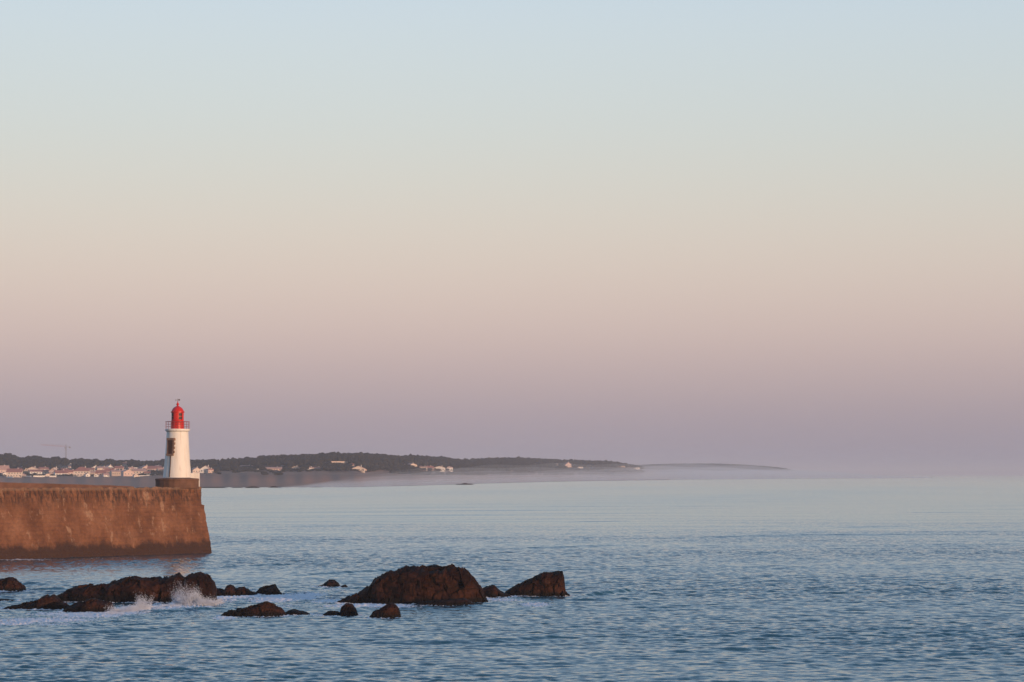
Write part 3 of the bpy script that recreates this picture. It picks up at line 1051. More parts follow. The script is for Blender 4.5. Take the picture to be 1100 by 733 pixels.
def house(cx, by, w, wh, rh, wall, roof, style, label, rz=0.0, name='house', cat='house', group='houses along the far shore', nwin=3, dep=0.75, door=True, chim=True):
    """style: 'side' ridge along the front, 'gable' gable to the front, 'hip', 'flat'"""
    p = land_hit(cx, by)
    k = p.y / FPX
    W, WH, RH = w * k, wh * k, max(0.25, rh * k)
    Dp = max(4.0, min(11.0, W * dep))
    root = thing(name, label, cat, p, R(rz * 2.4 + 13), group)
    HOUSES.append((cx, by - wh - rh, by, w / 2, p.y))
    bm = bmesh.new()
    add_box(bm, (0, Dp / 2, (WH - 3) / 2), (W, Dp, WH + 3))
    x, y0, y1 = W / 2, 0.0, Dp
    if style == 'side':
        for sx in (-x, x):
            v = [bm.verts.new((sx, y0, WH)), bm.verts.new((sx, y1, WH)), bm.verts.new((sx, Dp / 2, WH + RH - 0.1))]
            bm.faces.new(v)
    elif style == 'gable':
        for sy in (y0, y1):
            v = [bm.verts.new((-x, sy, WH)), bm.verts.new((x, sy, WH)), bm.verts.new((0, sy, WH + RH - 0.1))]
            bm.faces.new(v)
    obj('wall', bm, M[wall], root)
    bm = bmesh.new()
    e = 0.35
    th = 0.22
    if style == 'side':
        sl = RH / (Dp / 2)
        for s in (-1, 1):
            yo = Dp / 2 + s * (Dp / 2 + e)
            zo = WH - sl * e
            a = [(-x - e, yo, zo), (x + e, yo, zo), (x + e, Dp / 2, WH + RH), (-x - e, Dp / 2, WH + RH)]
            lo = [bm.verts.new(q) for q in a]
            hi_ = [bm.verts.new((q[0], q[1], q[2] + th)) for q in a]
            bm.faces.new(lo)
            bm.faces.new(hi_)
            for i in range(4):
                bm.faces.new((lo[i], lo[(i + 1) % 4], hi_[(i + 1) % 4], hi_[i]))
    elif style == 'gable':
        sl = RH / x
        for s in (-1, 1):
            xo = s * (x + e)
            zo = WH - sl * e
            a = [(xo, y0 - e, zo), (xo, y1 + e, zo), (0, y1 + e, WH + RH), (0, y0 - e, WH + RH)]
            lo = [bm.verts.new(q) for q in a]
            hi_ = [bm.verts.new((q[0], q[1], q[2] + th)) for q in a]
            bm.faces.new(lo)
            bm.faces.new(hi_)
            for i in range(4):
                bm.faces.new((lo[i], lo[(i + 1) % 4], hi_[(i + 1) % 4], hi_[i]))
    elif style == 'hip':
        b4 = [bm.verts.new(q) for q in ((-x - e, y0 - e, WH), (x + e, y0 - e, WH), (x + e, y1 + e, WH), (-x - e, y1 + e, WH))]
        rl = max(0.4, x - Dp / 2)
        r1, r2 = bm.verts.new((-rl, Dp / 2, WH + RH)), bm.verts.new((rl, Dp / 2, WH + RH))
        bm.faces.new(b4)
        bm.faces.new((b4[0], b4[1], r2, r1))
        bm.faces.new((b4[2], b4[3], r1, r2))
        bm.faces.new((b4[1], b4[2], r2))
        bm.faces.new((b4[3], b4[0], r1))
    else:
        add_box(bm, (0, Dp / 2, WH + 0.15), (W + 0.4, Dp + 0.4, 0.3))
    bmesh.ops.recalc_face_normals(bm, faces=bm.faces)
    rf = obj('roof', bm, M[roof], root)
    if chim and style != 'flat':
        c = bpy.data.objects.new('chimney', CHIM_ME['white_wall'])
        COL.objects.link(c)
        c.parent = rf
        c.location = (W * 0.22, Dp / 2 + 0.2, WH + RH + 0.1)
        c.scale = (0.7, 0.6, 1.8)
    nf = 2 if WH > 5.0 else 1
    for f in range(nf):
        for i in range(nwin):
            o = bpy.data.objects.new('window', WIN_ME)
            COL.objects.link(o)
            o.parent = root
            fx = (i + 0.5 + (0.18 if f else -0.1)) / nwin - 0.5
            o.location = (fx * W * 0.92, -0.02, WH * (f + 0.55) / nf)
            o.scale = (min(1.2, W / nwin * 0.34), 0.12, min(1.3, WH / nf * 0.42))
    if door and W > 5:
        o = bpy.data.objects.new('door', DOOR_ME)
        COL.objects.link(o)
        o.parent = root
        o.location = (W * 0.5 - 1.0, -0.02, 1.05)
        o.scale = (1.0, 0.14, 2.1)
    return root


H_ = house
H_(3, 508.5, 16, 3.5, 4.5, 'pink_wall', 'pale_roof', 'side', 'salmon roofed house cut by the left edge of the photo', 4)
H_(16, 512.8, 16, 5.5, 3.5, 'cream_wall', 'red_roof', 'side', 'wide cream house with red roof, nearest the left edge', -3, nwin=5)
H_(28, 509.8, 8, 3.0, 2.6, 'tan_wall', 'brown_roof', 'gable', 'small tan gabled house right of the wide cream house', 8)
H_(35, 507.0, 11, 3.0, 2.2, 'cream_wall', 'pale_roof', 'gable', 'cream gabled house standing above the long low white one', -6)
H_(44, 510.0, 22, 3.0, 2.0, 'white_wall', 'red_roof', 'side', 'long low white house under a narrow red roof', 0, nwin=7)
H_(57, 510.5, 8, 4.0, 2.4, 'pink_wall', 'pale_roof', 'gable', 'pink gabled house at the right end of the long low one', -8)
H_(67, 511.5, 14, 3.0, 3.0, 'white_wall', 'red_roof', 'side', 'white bungalow with a tall red roof below the crane', 3, nwin=4)
H_(78, 511.0, 9, 3.6, 2.2, 'pink_wall', 'red_roof', 'side', 'small pink house joined to the tall hipped villa', 5)
H_(88, 512.0, 17, 5.6, 4.6, 'cream_wall', 'red_roof', 'hip', 'tall cream villa with a red hipped roof', -4, nwin=5)
H_(101, 511.0, 10, 3.0, 1.6, 'tan_wall', 'pale_roof', 'side', 'low tan house between the hipped villa and a pink row', 2)
H_(109, 511.5, 11, 3.2, 3.0, 'pink_wall', 'red_roof', 'side', 'pink house with a wine red roof on the shore road', -5)
H_(111, 505.4, 12, 2.2, 1.6, 'cream_wall', 'pale_roof', 'side', 'pale house on the slope above the wine red roof', 4)
H_(119, 505.0, 9, 2.4, 2.6, 'white_wall', 'pale_roof', 'gable', 'white gabled house below the hilltop tower house', 10)
H_(117, 509.0, 11, 2.6, 2.8, 'pink_wall', 'red_roof', 'side', 'pink house with red roof under the white gabled one', -2)
H_(127, 511.6, 13, 4.6, 1.4, 'tan_wall', 'pale_roof', 'side', 'broad tan house with two rows of windows', 3, nwin=5)
H_(128, 505.6, 9, 2.6, 2.0, 'pink_wall', 'red_roof', 'side', 'little red roofed house right below the tower house', -6)
H_(139, 511.8, 12, 4.6, 2.6, 'pink_wall', 'pale_roof', 'gable', 'pink house with a wide front gable on the shore road', 6, nwin=3)
H_(150, 509.2, 14, 2.8, 2.6, 'cream_wall', 'pale_roof', 'side', 'cream house with tan roof above the white sea wall', -4, nwin=4)
H_(146.5, 505.4, 3.6, 3.0, 0.3, 'white_wall', 'grey_roof', 'flat', 'small white square turret behind the tan roofed house', 0, nwin=1, door=False)
H_(158, 506.4, 9, 4.0, 2.0, 'pink_wall', 'pale_roof', 'gable', 'pink block house left of the wide red roof', 9)
H_(166, 507.6, 15, 3.8, 2.8, 'pink_wall', 'red_roof', 'side', 'wide pink house with red roof left of the lighthouse', -6, nwin=5)
H_(175, 508.0, 9, 3.2, 2.0, 'cream_wall', 'pale_roof', 'side', 'cream house half hidden behind the lighthouse tower', 4)
H_(134, 502.6, 5, 3.6, 0.4, 'white_wall', 'grey_roof', 'flat', 'white cube shaped house high on the wooded slope', 5, nwin=2)
H_(134, 497.6, 7, 3.0, 2.0, 'cream_wall', 'brown_roof', 'side', 'tower like house breaking the wooded skyline', -5, nwin=2)
H_(76.5, 497.8, 4, 1.6, 1.3, 'white_wall', 'grey_roof', 'gable', 'tiny white gable among trees right of the crane mast', 8, nwin=1, door=False, chim=False)
H_(82.6, 497.8, 4, 1.6, 1.2, 'cream_wall', 'pale_roof', 'gable', 'second tiny gable among trees, farther from the crane', -8, nwin=1, door=False, chim=False)
H_(65, 501.6, 6, 1.2, 0.8, 'tan_wall', 'grey_roof', 'side', 'dull low house in the trees under the crane', 0, nwin=2, door=False, chim=False)
H_(70.5, 503.6, 5, 1.6, 1.2, 'white_wall', 'grey_roof', 'side', 'pale cottage at the wood edge above the bungalow', 3, nwin=2, door=False, chim=False)
H_(76.5, 503.0, 5, 1.4, 1.0, 'white_wall', 'pale_roof', 'side', 'pale cottage at the wood edge left of the hipped roof', -5, nwin=2, door=False, chim=False)
H_(109.5, 500.8, 4, 1.6, 1.2, 'white_wall', 'grey_roof', 'gable', 'small grey white cottage left of the hilltop tower house', 4, nwin=1, door=False, chim=False)
H_(9, 504.8, 9, 2.2, 1.8, 'cream_wall', 'pale_roof', 'side', 'cream house up the slope left of the brown gabled one', 6, nwin=2)
H_(22, 506.2, 9, 2.2, 2.2, 'pink_wall', 'red_roof', 'side', 'red roof showing behind the wide cream house', -4, nwin=2)
H_(48, 505.8, 10, 2.0, 1.6, 'tan_wall', 'red_roof', 'side', 'red roofed house up behind the long low white one', 5, nwin=3)
H_(59, 506.4, 7, 2.0, 1.8, 'cream_wall', 'pale_roof', 'gable', 'small gable behind the pink house under the crane jib', -8, nwin=2)
H_(71, 507.2, 9, 2.0, 1.6, 'pink_wall', 'red_roof', 'side', 'pink house peeping over the roof of the white bungalow', 4, nwin=2)
H_(97, 507.2, 9, 2.4, 1.8, 'cream_wall', 'red_roof', 'side', 'cream house behind the low tan one', -5, nwin=2)
H_(103, 504.2, 6, 2.0, 1.4, 'white_wall', 'pale_roof', 'gable', 'white gable up the slope right of the hipped villa', 6, nwin=2)
H_(123, 508.4, 7, 2.4, 1.6, 'white_wall', 'red_roof', 'gable', 'white gable squeezed above the broad tan house', -3, nwin=2)
H_(142, 506.2, 6, 2.4, 1.6, 'cream_wall', 'pale_roof', 'side', 'cream house just left of the white square turret', 7, nwin=2)
H_(153, 505.0, 6, 2.2, 1.4, 'pink_wall', 'pale_roof', 'side', 'pink house at the wood edge right of the turret', -6, nwin=2)
H_(170, 503.6, 9, 2.0, 1.6, 'cream_wall', 'pale_roof', 'side', 'cream house at the wood edge above the wide red roof', 4, nwin=2)
H_(6, 511.5, 5, 2.4, 1.4, 'white_wall', 'pale_roof', 'gable', 'white gable end low down at the left edge of the village', 8, nwin=1)
H_(25.5, 512.2, 4.5, 1.8, 1.2, 'pink_wall', 'pale_roof', 'gable', 'small pink outbuilding below the tan gabled house', -8, nwin=1, chim=False)
H_(52, 512.0, 5, 1.8, 1.2, 'cream_wall', 'red_roof', 'gable', 'small cream outbuilding below the long low white house', 5, nwin=1, chim=False)
H_(60, 509.0, 4.5, 2.6, 1.6, 'white_wall', 'red_roof', 'gable', 'narrow white house between the pink gable and the bungalow', -5, nwin=1)
H_(95, 512.2, 5, 2.2, 1.5, 'white_wall', 'pale_roof', 'gable', 'small white gable at the right corner of the hipped villa', 9, nwin=1, chim=False)
H_(104, 512.4, 4.5, 2.0, 1.3, 'white_wall', 'red_roof', 'gable', 'small white outbuilding in front of the low tan house', -4, nwin=1, chim=False)
H_(115, 512.4, 6, 2.2, 1.4, 'white_wall', 'pale_roof', 'side', 'little white house down by the shore right of the wine red roof', 5, nwin=2, chim=False)
H_(133.5, 509.6, 4, 3.0, 1.6, 'white_wall', 'pale_roof', 'gable', 'narrow white gable squeezed left of the wide pink gable', -7, nwin=1)
H_(147, 512.6, 5, 2.0, 1.2, 'cream_wall', 'pale_roof', 'gable', 'small cream outbuilding right of the wide pink gable', 6, nwin=1, chim=False)
H_(158.5, 510.2, 6, 2.0, 1.4, 'white_wall', 'red_roof', 'side', 'small white house just above the promenade wall', -5, nwin=2, chim=False)
# right of the lighthouse
H_(212, 508.2, 10, 3.0, 2.8, 'cream_wall', 'pale_roof', 'gable', 'cream gabled house just right of the lighthouse foot', 8)
H_(221, 508.4, 12, 4.2, 3.6, 'white_wall', 'pale_roof', 'gable', 'taller white gabled house in the pair beside the lighthouse', -6)
H_(227, 508.4, 6, 3.6, 1.0, 'pink_wall', 'red_roof', 'side', 'narrow pink annexe right of the tall white gable', 5, nwin=2)
H_(235, 500.2, 4, 1.2, 1.0, 'white_wall', 'grey_roof', 'gable', 'lone white speck of a house above the gabled pair', 0, nwin=1, door=False, chim=False)
H_(266.5, 503.0, 13, 1.8, 0.9, 'white_wall', 'pale_roof', 'side', 'long white low house alone on the dark slope', 3, nwin=5)
H_(258, 502.4, 3, 1.2, 0.6, 'cream_wall', 'grey_roof', 'side', 'tiny hut at the left end of the lone long house', 0, nwin=1, door=False, chim=False)
H_(294, 506.0, 18, 2.2, 1.6, 'pink_wall', 'pale_roof', 'side', 'long pinkish house with tiled roof above a dark thicket', -4, nwin=6)
H_(303.5, 502.6, 4, 1.4, 0.9, 'white_wall', 'grey_roof', 'side', 'small white house at the right end of the pinkish one', 5, nwin=1, door=False, chim=False)
H_(278, 505.8, 4, 1.2, 0.8, 'white_wall', 'grey_roof', 'gable', 'small pale hut left of the long pinkish house', 0, nwin=1, door=False, chim=False)
H_(317, 505.0, 9, 2.0, 1.8, 'cream_wall', 'pale_roof', 'gable', 'cream house with one broad gable on the dune', -5)
H_(334, 505.2, 7, 2.2, 0.8, 'white_wall', 'pale_roof', 'side', 'bright white house left of a low terrace', 4, nwin=2)
H_(341, 504.4, 9, 1.6, 0.8, 'white_wall', 'red_roof', 'side', 'low terrace with a red roof beside a bright white house', -3, nwin=4)
H_(332, 502.2, 3.4, 1.4, 1.0, 'cream_wall', 'grey_roof', 'gable', 'tiny cottage above the bright white house', 6, nwin=1, door=False, chim=False)
H_(348, 499.6, 4.5, 1.2, 0.8, 'tan_wall', 'grey_roof', 'side', 'dull grey cottage left of the flat roofed block', 0, nwin=1, door=False, chim=False)
H_(365, 499.4, 18, 3.3, 0.4, 'cream_wall', 'pale_roof', 'flat', 'long flat roofed pinkish block high on the hill', 2, name='apartment_block', cat='building', nwin=8, chim=False)
H_(385, 506.4, 13, 2.8, 2.6, 'cream_wall', 'pale_roof', 'gable', 'large gabled house under the flat roofed block', -6, nwin=4)
H_(378.5, 500.6, 4, 1.2, 0.9, 'pink_wall', 'red_roof', 'side', 'small pink house between the flat block and big gable', 4, nwin=1, door=False, chim=False)
H_(392.5, 506.8, 3.5, 1.8, 1.2, 'pink_wall', 'red_roof', 'gable', 'small pink house at the right side of the big gable', 4, nwin=1, door=False, chim=False)
H_(432, 499.8, 7, 1.2, 0.4, 'white_wall', 'grey_roof', 'flat', 'flat pale house left of the bright hillside cluster', 0, nwin=3, door=False)
H_(444, 502.2, 10, 2.4, 1.8, 'cream_wall', 'pale_roof', 'gable', 'top left house of the bright hillside cluster', 10)
H_(454.5, 504.4, 8, 2.2, 1.0, 'cream_wall', 'pale_roof', 'side', 'low cream house second in the bright hillside cluster', -7)
H_(462.5, 505.0, 9, 1.8, 2.0, 'pink_wall', 'red_roof', 'side', 'red roofed house in the middle of the hillside cluster', 6)
H_(472, 506.6, 13, 3.8, 1.8, 'white_wall', 'pale_roof', 'gable', 'large white house near the right of the hillside cluster', -5, nwin=4)
H_(482.5, 506.0, 9, 3.4, 1.0, 'white_wall', 'pale_roof', 'side', 'white house at the right end of the hillside cluster', 7)
H_(576, 499.6, 4, 1.0, 0.6, 'white_wall', 'grey_roof', 'side', 'left one of two tiny pale houses on the misty hill', 0, nwin=1, door=False, chim=False)
H_(597, 499.8, 4, 1.2, 0.6, 'tan_wall', 'grey_roof', 'side', 'duller tiny house left of the pink gabled tower', 0, nwin=1, door=False, chim=False)
H_(610.5, 503.2, 7.5, 3.6, 2.6, 'pink_wall', 'red_roof', 'gable', 'tall pink gabled house alone above the mist', 5, nwin=2)
H_(621, 503.0, 11, 1.2, 0.4, 'white_wall', 'grey_roof', 'flat', 'long low white building right of the tall pink house', 0, nwin=4, door=False)
H_(633, 501.4, 3.6, 1.2, 0.6, 'white_wall', 'grey_roof', 'side', 'tiny white house where the wooded hill lowers', 0, nwin=1, door=False, chim=False)
H_(667, 502.0, 9, 1.3, 0.4, 'tan_wall', 'grey_roof', 'flat', 'low tan building at the end of the wooded hill', 0, nwin=3, door=False)
H_(681, 503.6, 13, 1.0, 0.3, 'white_wall', 'grey_roof', 'flat', 'white farthest long building at the tip of the hill', 0, nwin=4, door=False)

# long pale sea wall under the village by the lighthouse
bm = bmesh.new()
pts = [land_hit(x, y) for x, y in ((143, 512.4), (150, 512.2), (158, 511.4), (166, 510.8), (175, 510.2))]
o0 = pts[0].copy()
for p, q in zip(pts, pts[1:]):
    d = q - p
    mid = (p + q) / 2 - o0
    add_box(bm, (mid.x, mid.y, mid.z - 0.3), (math.hypot(d.x, d.y) + 0.1, 0.6, 2.6), math.atan2(d.y, d.x))
o = obj('promenade_wall', bm, M['white_wall'])
o.location = o0
tag(o, 'long low white promenade wall left of the lighthouse tower', 'wall', None, 'thing')
for x0, x1, y0, lab in ((8.5, 15, 513.6, 'short pale garden wall below the wide cream house'), (25, 34, 512.6, 'pale garden wall left of two on the dune edge'),
                        (36.5, 49, 512.5, 'longest pale garden wall under the long low house'), (54, 61, 512.9, 'pale garden wall below the pink gabled house')):
    p, q = land_hit(x0, y0), land_hit(x1, y0)
    bm = bmesh.new()
    d = q - p
    add_box(bm, (d.x / 2, d.y / 2, 0.3), (math.hypot(d.x, d.y), 0.5, 2.2), math.atan2(d.y, d.x))
    o = obj('garden_wall', bm, M['white_wall'])
    o.location = p
    tag(o, lab, 'wall', 'garden walls along the dune', 'thing')


# tower crane ----------------------------------------------------------
def crane():
    p = land_hit(71.3, 497.5)
    k = p.y / FPX
    root = thing('tower_crane', 'slender tower crane rising from the trees behind the village', 'crane', p)
    hm = 20.0 * k
    bm = bmesh.new()
    w = 0.75
    for sx in (-w, w):
        for sy in (-w, w):
            add_bar(bm, (sx, sy, -4), (sx, sy, hm), 0.07, 4)
    n = 14
    for i in range(n):
        z0, z1 = hm * i / n, hm * (i + 1) / n
        for (a, bq) in (((-w, -w), (w, -w)), ((w, -w), (w, w)), ((w, w), (-w, w)), ((-w, w), (-w, -w))):
            if i % 2:
                a, bq = bq, a
            add_bar(bm, (*a, z0), (*bq, z1), 0.05, 4)
            add_bar(bm, (*a, z1), (*bq, z1), 0.05, 4)
    obj('mast', bm, M['crane_grey'], root)
    L = 27.0 * k
    sl = -1.2 * k
    bm = bmesh.new()
    for y, zc in ((-0.6, 0), (0.6, 0), (0, 1.3)):
        add_bar(bm, (0, y, hm + zc), (-L, y, hm + zc * 0.7 + sl * 0 + 2.2), 0.06, 4)
    n = 20
    for i in range(n):
        x0, x1 = -L * i / n, -L * (i + 0.5) / n
        z0, z1 = hm + 2.2 * i / n, hm + 2.2 * (i + 0.5) / n
        for y in (-0.6, 0.6):
            add_bar(bm, (x0, y, z0), (x1, 0, z1 + 1.2), 0.045, 4)
            add_bar(bm, (x1, 0, z1 + 1.2), (-L * (i + 1) / n, y, hm + 2.2 * (i + 1) / n), 0.045, 4)
    obj('jib', bm, M['crane_red'], root)
    bm = bmesh.new()
    add_bar(bm, (0, -0.5, hm), (5.5, -0.5, hm), 0.14, 4)
    add_bar(bm, (0, 0.5, hm), (5.5, 0.5, hm), 0.14, 4)
    add_box(bm, (4.6, 0, hm - 0.6), (1.6, 1.2, 1.6))
    obj('counter_jib', bm, M['crane_grey'], root)
    bm = bmesh.new()
    add_bar(bm, (-0.5, 0, hm), (0, 0, hm + 3.6), 0.14, 4)
    add_bar(bm, (0.5, 0, hm), (0, 0, hm + 3.6), 0.14, 4)
    add_bar(bm, (0, 0, hm + 3.6), (-L * 0.6, 0, hm + 2.2), 0.05, 4)
    add_bar(bm, (0, 0, hm + 3.6), (5.0, 0, hm + 0.1), 0.05, 4)
    obj('mast_head', bm, M['crane_grey'], root)
    bm = bmesh.new()
    add_box(bm, (-0.6, -1.3, hm - 1.2), (1.1, 1.1, 1.7), 0, 0.08)
    obj('cab', bm, M['crane_grey'], root)


crane()


# woods ----------------------------------------------------------------
def crown_mesh(seed, sub=2):
    V, F = ico(sub)
    V = V.copy()
    for i in range(len(V)):
        p = Vector(V[i])
        n = p.normalized()
        r = 1 + 0.3 * noise.noise(p * 1.6 + Vector((seed * 5.1, 0, 0))) + 0.22 * noise.noise(p * 3.7 + Vector((0, seed * 3.7, 0)))
        V[i] = n * r
    V[:, 2] = np.where(V[:, 2] < -0.3, -0.3 + (V[:, 2] + 0.3) * 0.4, V[:, 2])
    return V, F


CROWNS = [crown_mesh(s) for s in range(10)]


def near_house(px, py_top, py_base, D):
    for hx, ht, hb, hw, hd in HOUSES:
        if abs(px - hx) < hw + 1.5 and D < hd + 14 and py_top < hb + 0.3 and D > hd - 500:
            # a tree in front of (or inside) a house would hide it
            if py_base > ht - 0.5:
                return True
    return False


def proj_y(D, zc):
    d = (zc - H) / D                      # tan of elevation
    cy = (d * CP - SP) / (CP + d * SP)
    return 366.5 - cy * FPX


def build_woods():
    rg = random.Random(5)
    Vs, Fs, off = [], [], 0
    cnt = 0
    px = -60.0
    while px < 694:
        s0, Dc = shore_D(px), crest_D(px)
        k = Dc / FPX
        fr = 0.34 if px < 200 else 0.42
        nrow = 11
        for r in range(nrow + 2):
            t = min(1.0, r / (nrow - 1))
            D = Dc - (Dc - s0 - 300) * (1 - t) * (1 - fr * 0.25) + rg.uniform(-25, 25)
            if t < 0.25 and rg.random() < 0.5:
                continue
            D = min(D, Dc + 15) if r < nrow else Dc + 22 * (r - nrow + 1)
            x = px + rg.uniform(-2.2, 2.2)
            zg = land_z(x, D)
            hgt = TREE_H * rg.uniform(0.82, 1.06) * (1.0 if t > 0.3 else 0.6)
            if t > 0.95 and rg.random() < 0.1:
                hgt *= 1.18
            hgt *= min(1, max(0.1, (708 - x) / 60))
            wd = rg.uniform(2.4, 4.8) * (1.0 if D < 3400 else 1.3)
            pt, pb = proj_y(D, zg + hgt), proj_y(D, zg)
            if r < nrow and near_house(x, pt, pb, D):
                if D > 40 + min([hd for hx, ht, hb, hw, hd in HOUSES if abs(hx - x) < hw + 1.5] or [0]):
                    continue
                hgt *= 0.3
            if 206 < x < 420 and pb > 507.5:
                continue
            V, F = rg.choice(CROWNS)
            a = rg.uniform(0, 6.28)
            ca, sa = math.cos(a), math.sin(a)
            W = V * np.array([wd, wd, hgt * 0.52])
            W = np.stack([W[:, 0] * ca - W[:, 1] * sa, W[:, 0] * sa + W[:, 1] * ca, W[:, 2]], -1)
            W += np.array([(x - 550) / FPX * D, D, zg + hgt * 0.5])
            Vs.append(W)
            Fs.append(F + off)
            off += len(V)
            cnt += 1
        px += 1.75 * (2700 / (Dc)) ** 0.5
    # gardens between the houses and the thicket on the dune
    extra = [(rg.uniform(0, 176), rg.uniform(507, 511.5)) for _ in range(95)]
    extra += [(rg.uniform(283, 303), rg.uniform(507.5, 511)) for _ in range(26)]
    extra += [(rg.uniform(206, 262), rg.uniform(508, 510.5)) for _ in range(14)]
    for x, y in extra:
        p = land_hit(x, y)
        hgt = rg.uniform(2.2, 5.0) if x < 200 else rg.uniform(1.6, 3.4)
        if x > 280:
            hgt, wd0 = rg.uniform(2.5, 4.5), 4.0
        if near_house(x, y - hgt, y - 1.5, p.y):
            hgt *= 0.35
        V, F = rg.choice(CROWNS)
        wd = hgt * rg.uniform(0.5, 1.0)
        W = V * np.array([wd, wd, hgt * 0.52]) + np.array([p.x, p.y, p.z + hgt * 0.42])
        Vs.append(W)
        Fs.append(F + off)
        off += len(V)
        cnt += 1
    org = np.array([-600.0, 3000.0, 0])
    me = mesh_np('woods', np.concatenate(Vs) - org, np.concatenate(Fs))
    o = obj('woods', me, M['foliage'], smooth=True)
    o.location = Vector(org)
    tag(o, 'dark mass of pine woods covering the far hills', 'woods', None, 'stuff')
    print('crowns', cnt)


build_woods()


# a few trees that stand out on the skyline
def skyline_tree(px, top, seed, label, hgt, wd):
    D = crest_D(px) + 6
    zt = at(px, top, D).z
    zg = land_z(px, D)
    root = thing('pine_tree', label, 'tree', ((px - 550) / FPX * D, D, zg), 0, 'pines standing out on the skyline')
    ht = zt - zg
    rg = random.Random(seed)
    bm = bmesh.new()
    add_bar(bm, (0, 0, -1), (0.2, 0, ht * 0.75), 0.28, 7)
    obj('trunk', bm, M['bark'], root)
    Vs, Fs, off = [], [], 0
    for i in range(9):
        V, F = rg.choice(CROWNS)
        s = wd * rg.uniform(0.35, 0.6)
        W = V * np.array([s, s, s * 0.62]) + np.array([rg.uniform(-1, 1) * wd * 0.6, rg.uniform(-1, 1) * wd * 0.5, ht - s * 0.5 - rg.uniform(0, hgt * 0.45)])
        Vs.append(W)
        Fs.append(F + off)
        off += len(V)
    obj('crown', mesh_np('crown', np.concatenate(Vs), np.concatenate(Fs)), M['foliage'], root, True)


skyline_tree(9, 486.8, 1, 'tallest pine on the hill at the far left', 6, 5)
skyline_tree(40, 489.6, 2, 'broad pine crown on the hill left of the crane', 5, 7)
skyline_tree(62, 490.4, 3, 'pine crown just left of the crane mast', 5, 5)
skyline_tree(250, 492.2, 4, 'leftmost of the small pines dotted above the lone long house', 4, 3.2)
skyline_tree(258, 491.9, 5, 'small pine above the tiny hut on the dark slope', 4, 3.6)
skyline_tree(266, 491.2, 6, 'small upright pine right above the lone long house', 4, 3.0)
skyline_tree(272, 491.6, 7, 'small pine just left of the step up in the skyline', 4, 3.0)
skyline_tree(358, 485.6, 8, 'pine at the highest point of the wooded hill', 4, 5)

# far headland, fading
def headland():
    top = np.array([(610, 508), (640, 502), (670, 500.2), (700, 498.9), (720, 498.3), (750, 498.0), (775, 498.2), (800, 499.4), (820, 500.7), (835, 502.0), (846, 503.8), (856, 506.5), (866, 509.5)], float)
    D0 = 9000.0
    xs = np.linspace(610, 870, 200)
    V = []
    for px in xs:
        zc = at(px, float(np.interp(px, top[:, 0], top[:, 1])), D0 + 500).z
        zc = max(zc, -1.0) + (1.2 * fbm(Vector((px / 6.0, 0, 2)), 4))
        row = []
        for t, f in ((-60, -0.05), (0, 0.12), (120, 0.45), (300, 0.85), (500, 1.0), (900, 0.6), (1500, -0.05)):
            D = D0 + t
            row.append(((px - 550) / FPX * D, D, zc * f + (0 if f > 0 else -1)))
        V.append(row)
    V = np.array(V)
    org = np.array([0, D0, 0])
    o = obj('headland', mesh_np('headland', (V - org).reshape(-1, 3), grid_faces(len(xs), 7)), M['foliage'], smooth=True)
    o.location = Vector(org)
    tag(o, kind='structure')


headland()

# low rocks along the far waterline and the islet
G_F = 'low dark rocks at the edge of the far beach'
for sil, base, lab, sd in (
        ([(212, 524.4), (216, 523.4), (222, 523.2), (228, 523.3), (234, 523), (240, 523.2), (246, 524.4)], 524.4, 'long thin dark rock strip right of the jetty head', 31),
        ([(247, 524.2), (252, 523.3), (258, 523.2), (262, 524.2)], 524.2, 'short dark rock between the strip and the bumpy one', 32),
        ([(262, 524.4), (266, 523), (270, 522.2), (276, 522.6), (280, 524.4)], 524.4, 'bumpy dark rock on the far beach below the lone long house', 33),
        ([(288, 524), (292, 522.4), (296, 522.2), (300, 524)], 524, 'dark rock on the far beach below the pinkish house', 34),
        ([(332, 523.6), (338, 522.6), (343, 522.8), (347, 523.6)], 523.6, 'last dark rock on the far beach before the mist', 35)):
    rock('shore_rock', sil, base, lab, G_F, 0.4, sd, 0.06, 50, 20, foam=False)
rock('islet', [(488, 521.0), (492, 519.8), (496, 519.8), (498, 518.9), (501, 519.0), (503, 519.6), (507, 519.9), (509.5, 521.0)], 520.9,
     'flat black islet out in the calm water under the mist', None, 0.4, 36, 0.05, 60, 20, cat='islet', foam=False)
rock('sea_rock', [(693.5, 513.2), (694.6, 512.0), (696.0, 511.9), (697, 513.2)], 513.2,
     'tiny dark speck of rock far out in the mist', None, 0.6, 37, 0.05, 30, 16, foam=False)


# ------------------------------------------------------------------ air
def box_obj(name, x0, x1, y0, y1, z0, z1, mat):
    bm = bmesh.new()
    add_box(bm, ((x0 + x1) / 2, (y0 + y1) / 2, (z0 + z1) / 2), (x1 - x0, y1 - y0, z1 - z0))
    return obj(name, bm, mat)


hz = box_obj('haze', -110000, 110000, -400, 41500, -4, 80, volume_mat('haze_air', 0.9e-4, (0.88, 0.9, 0.98)))
tag(hz, 'thin pale haze over sea and shore', None, None, 'stuff')


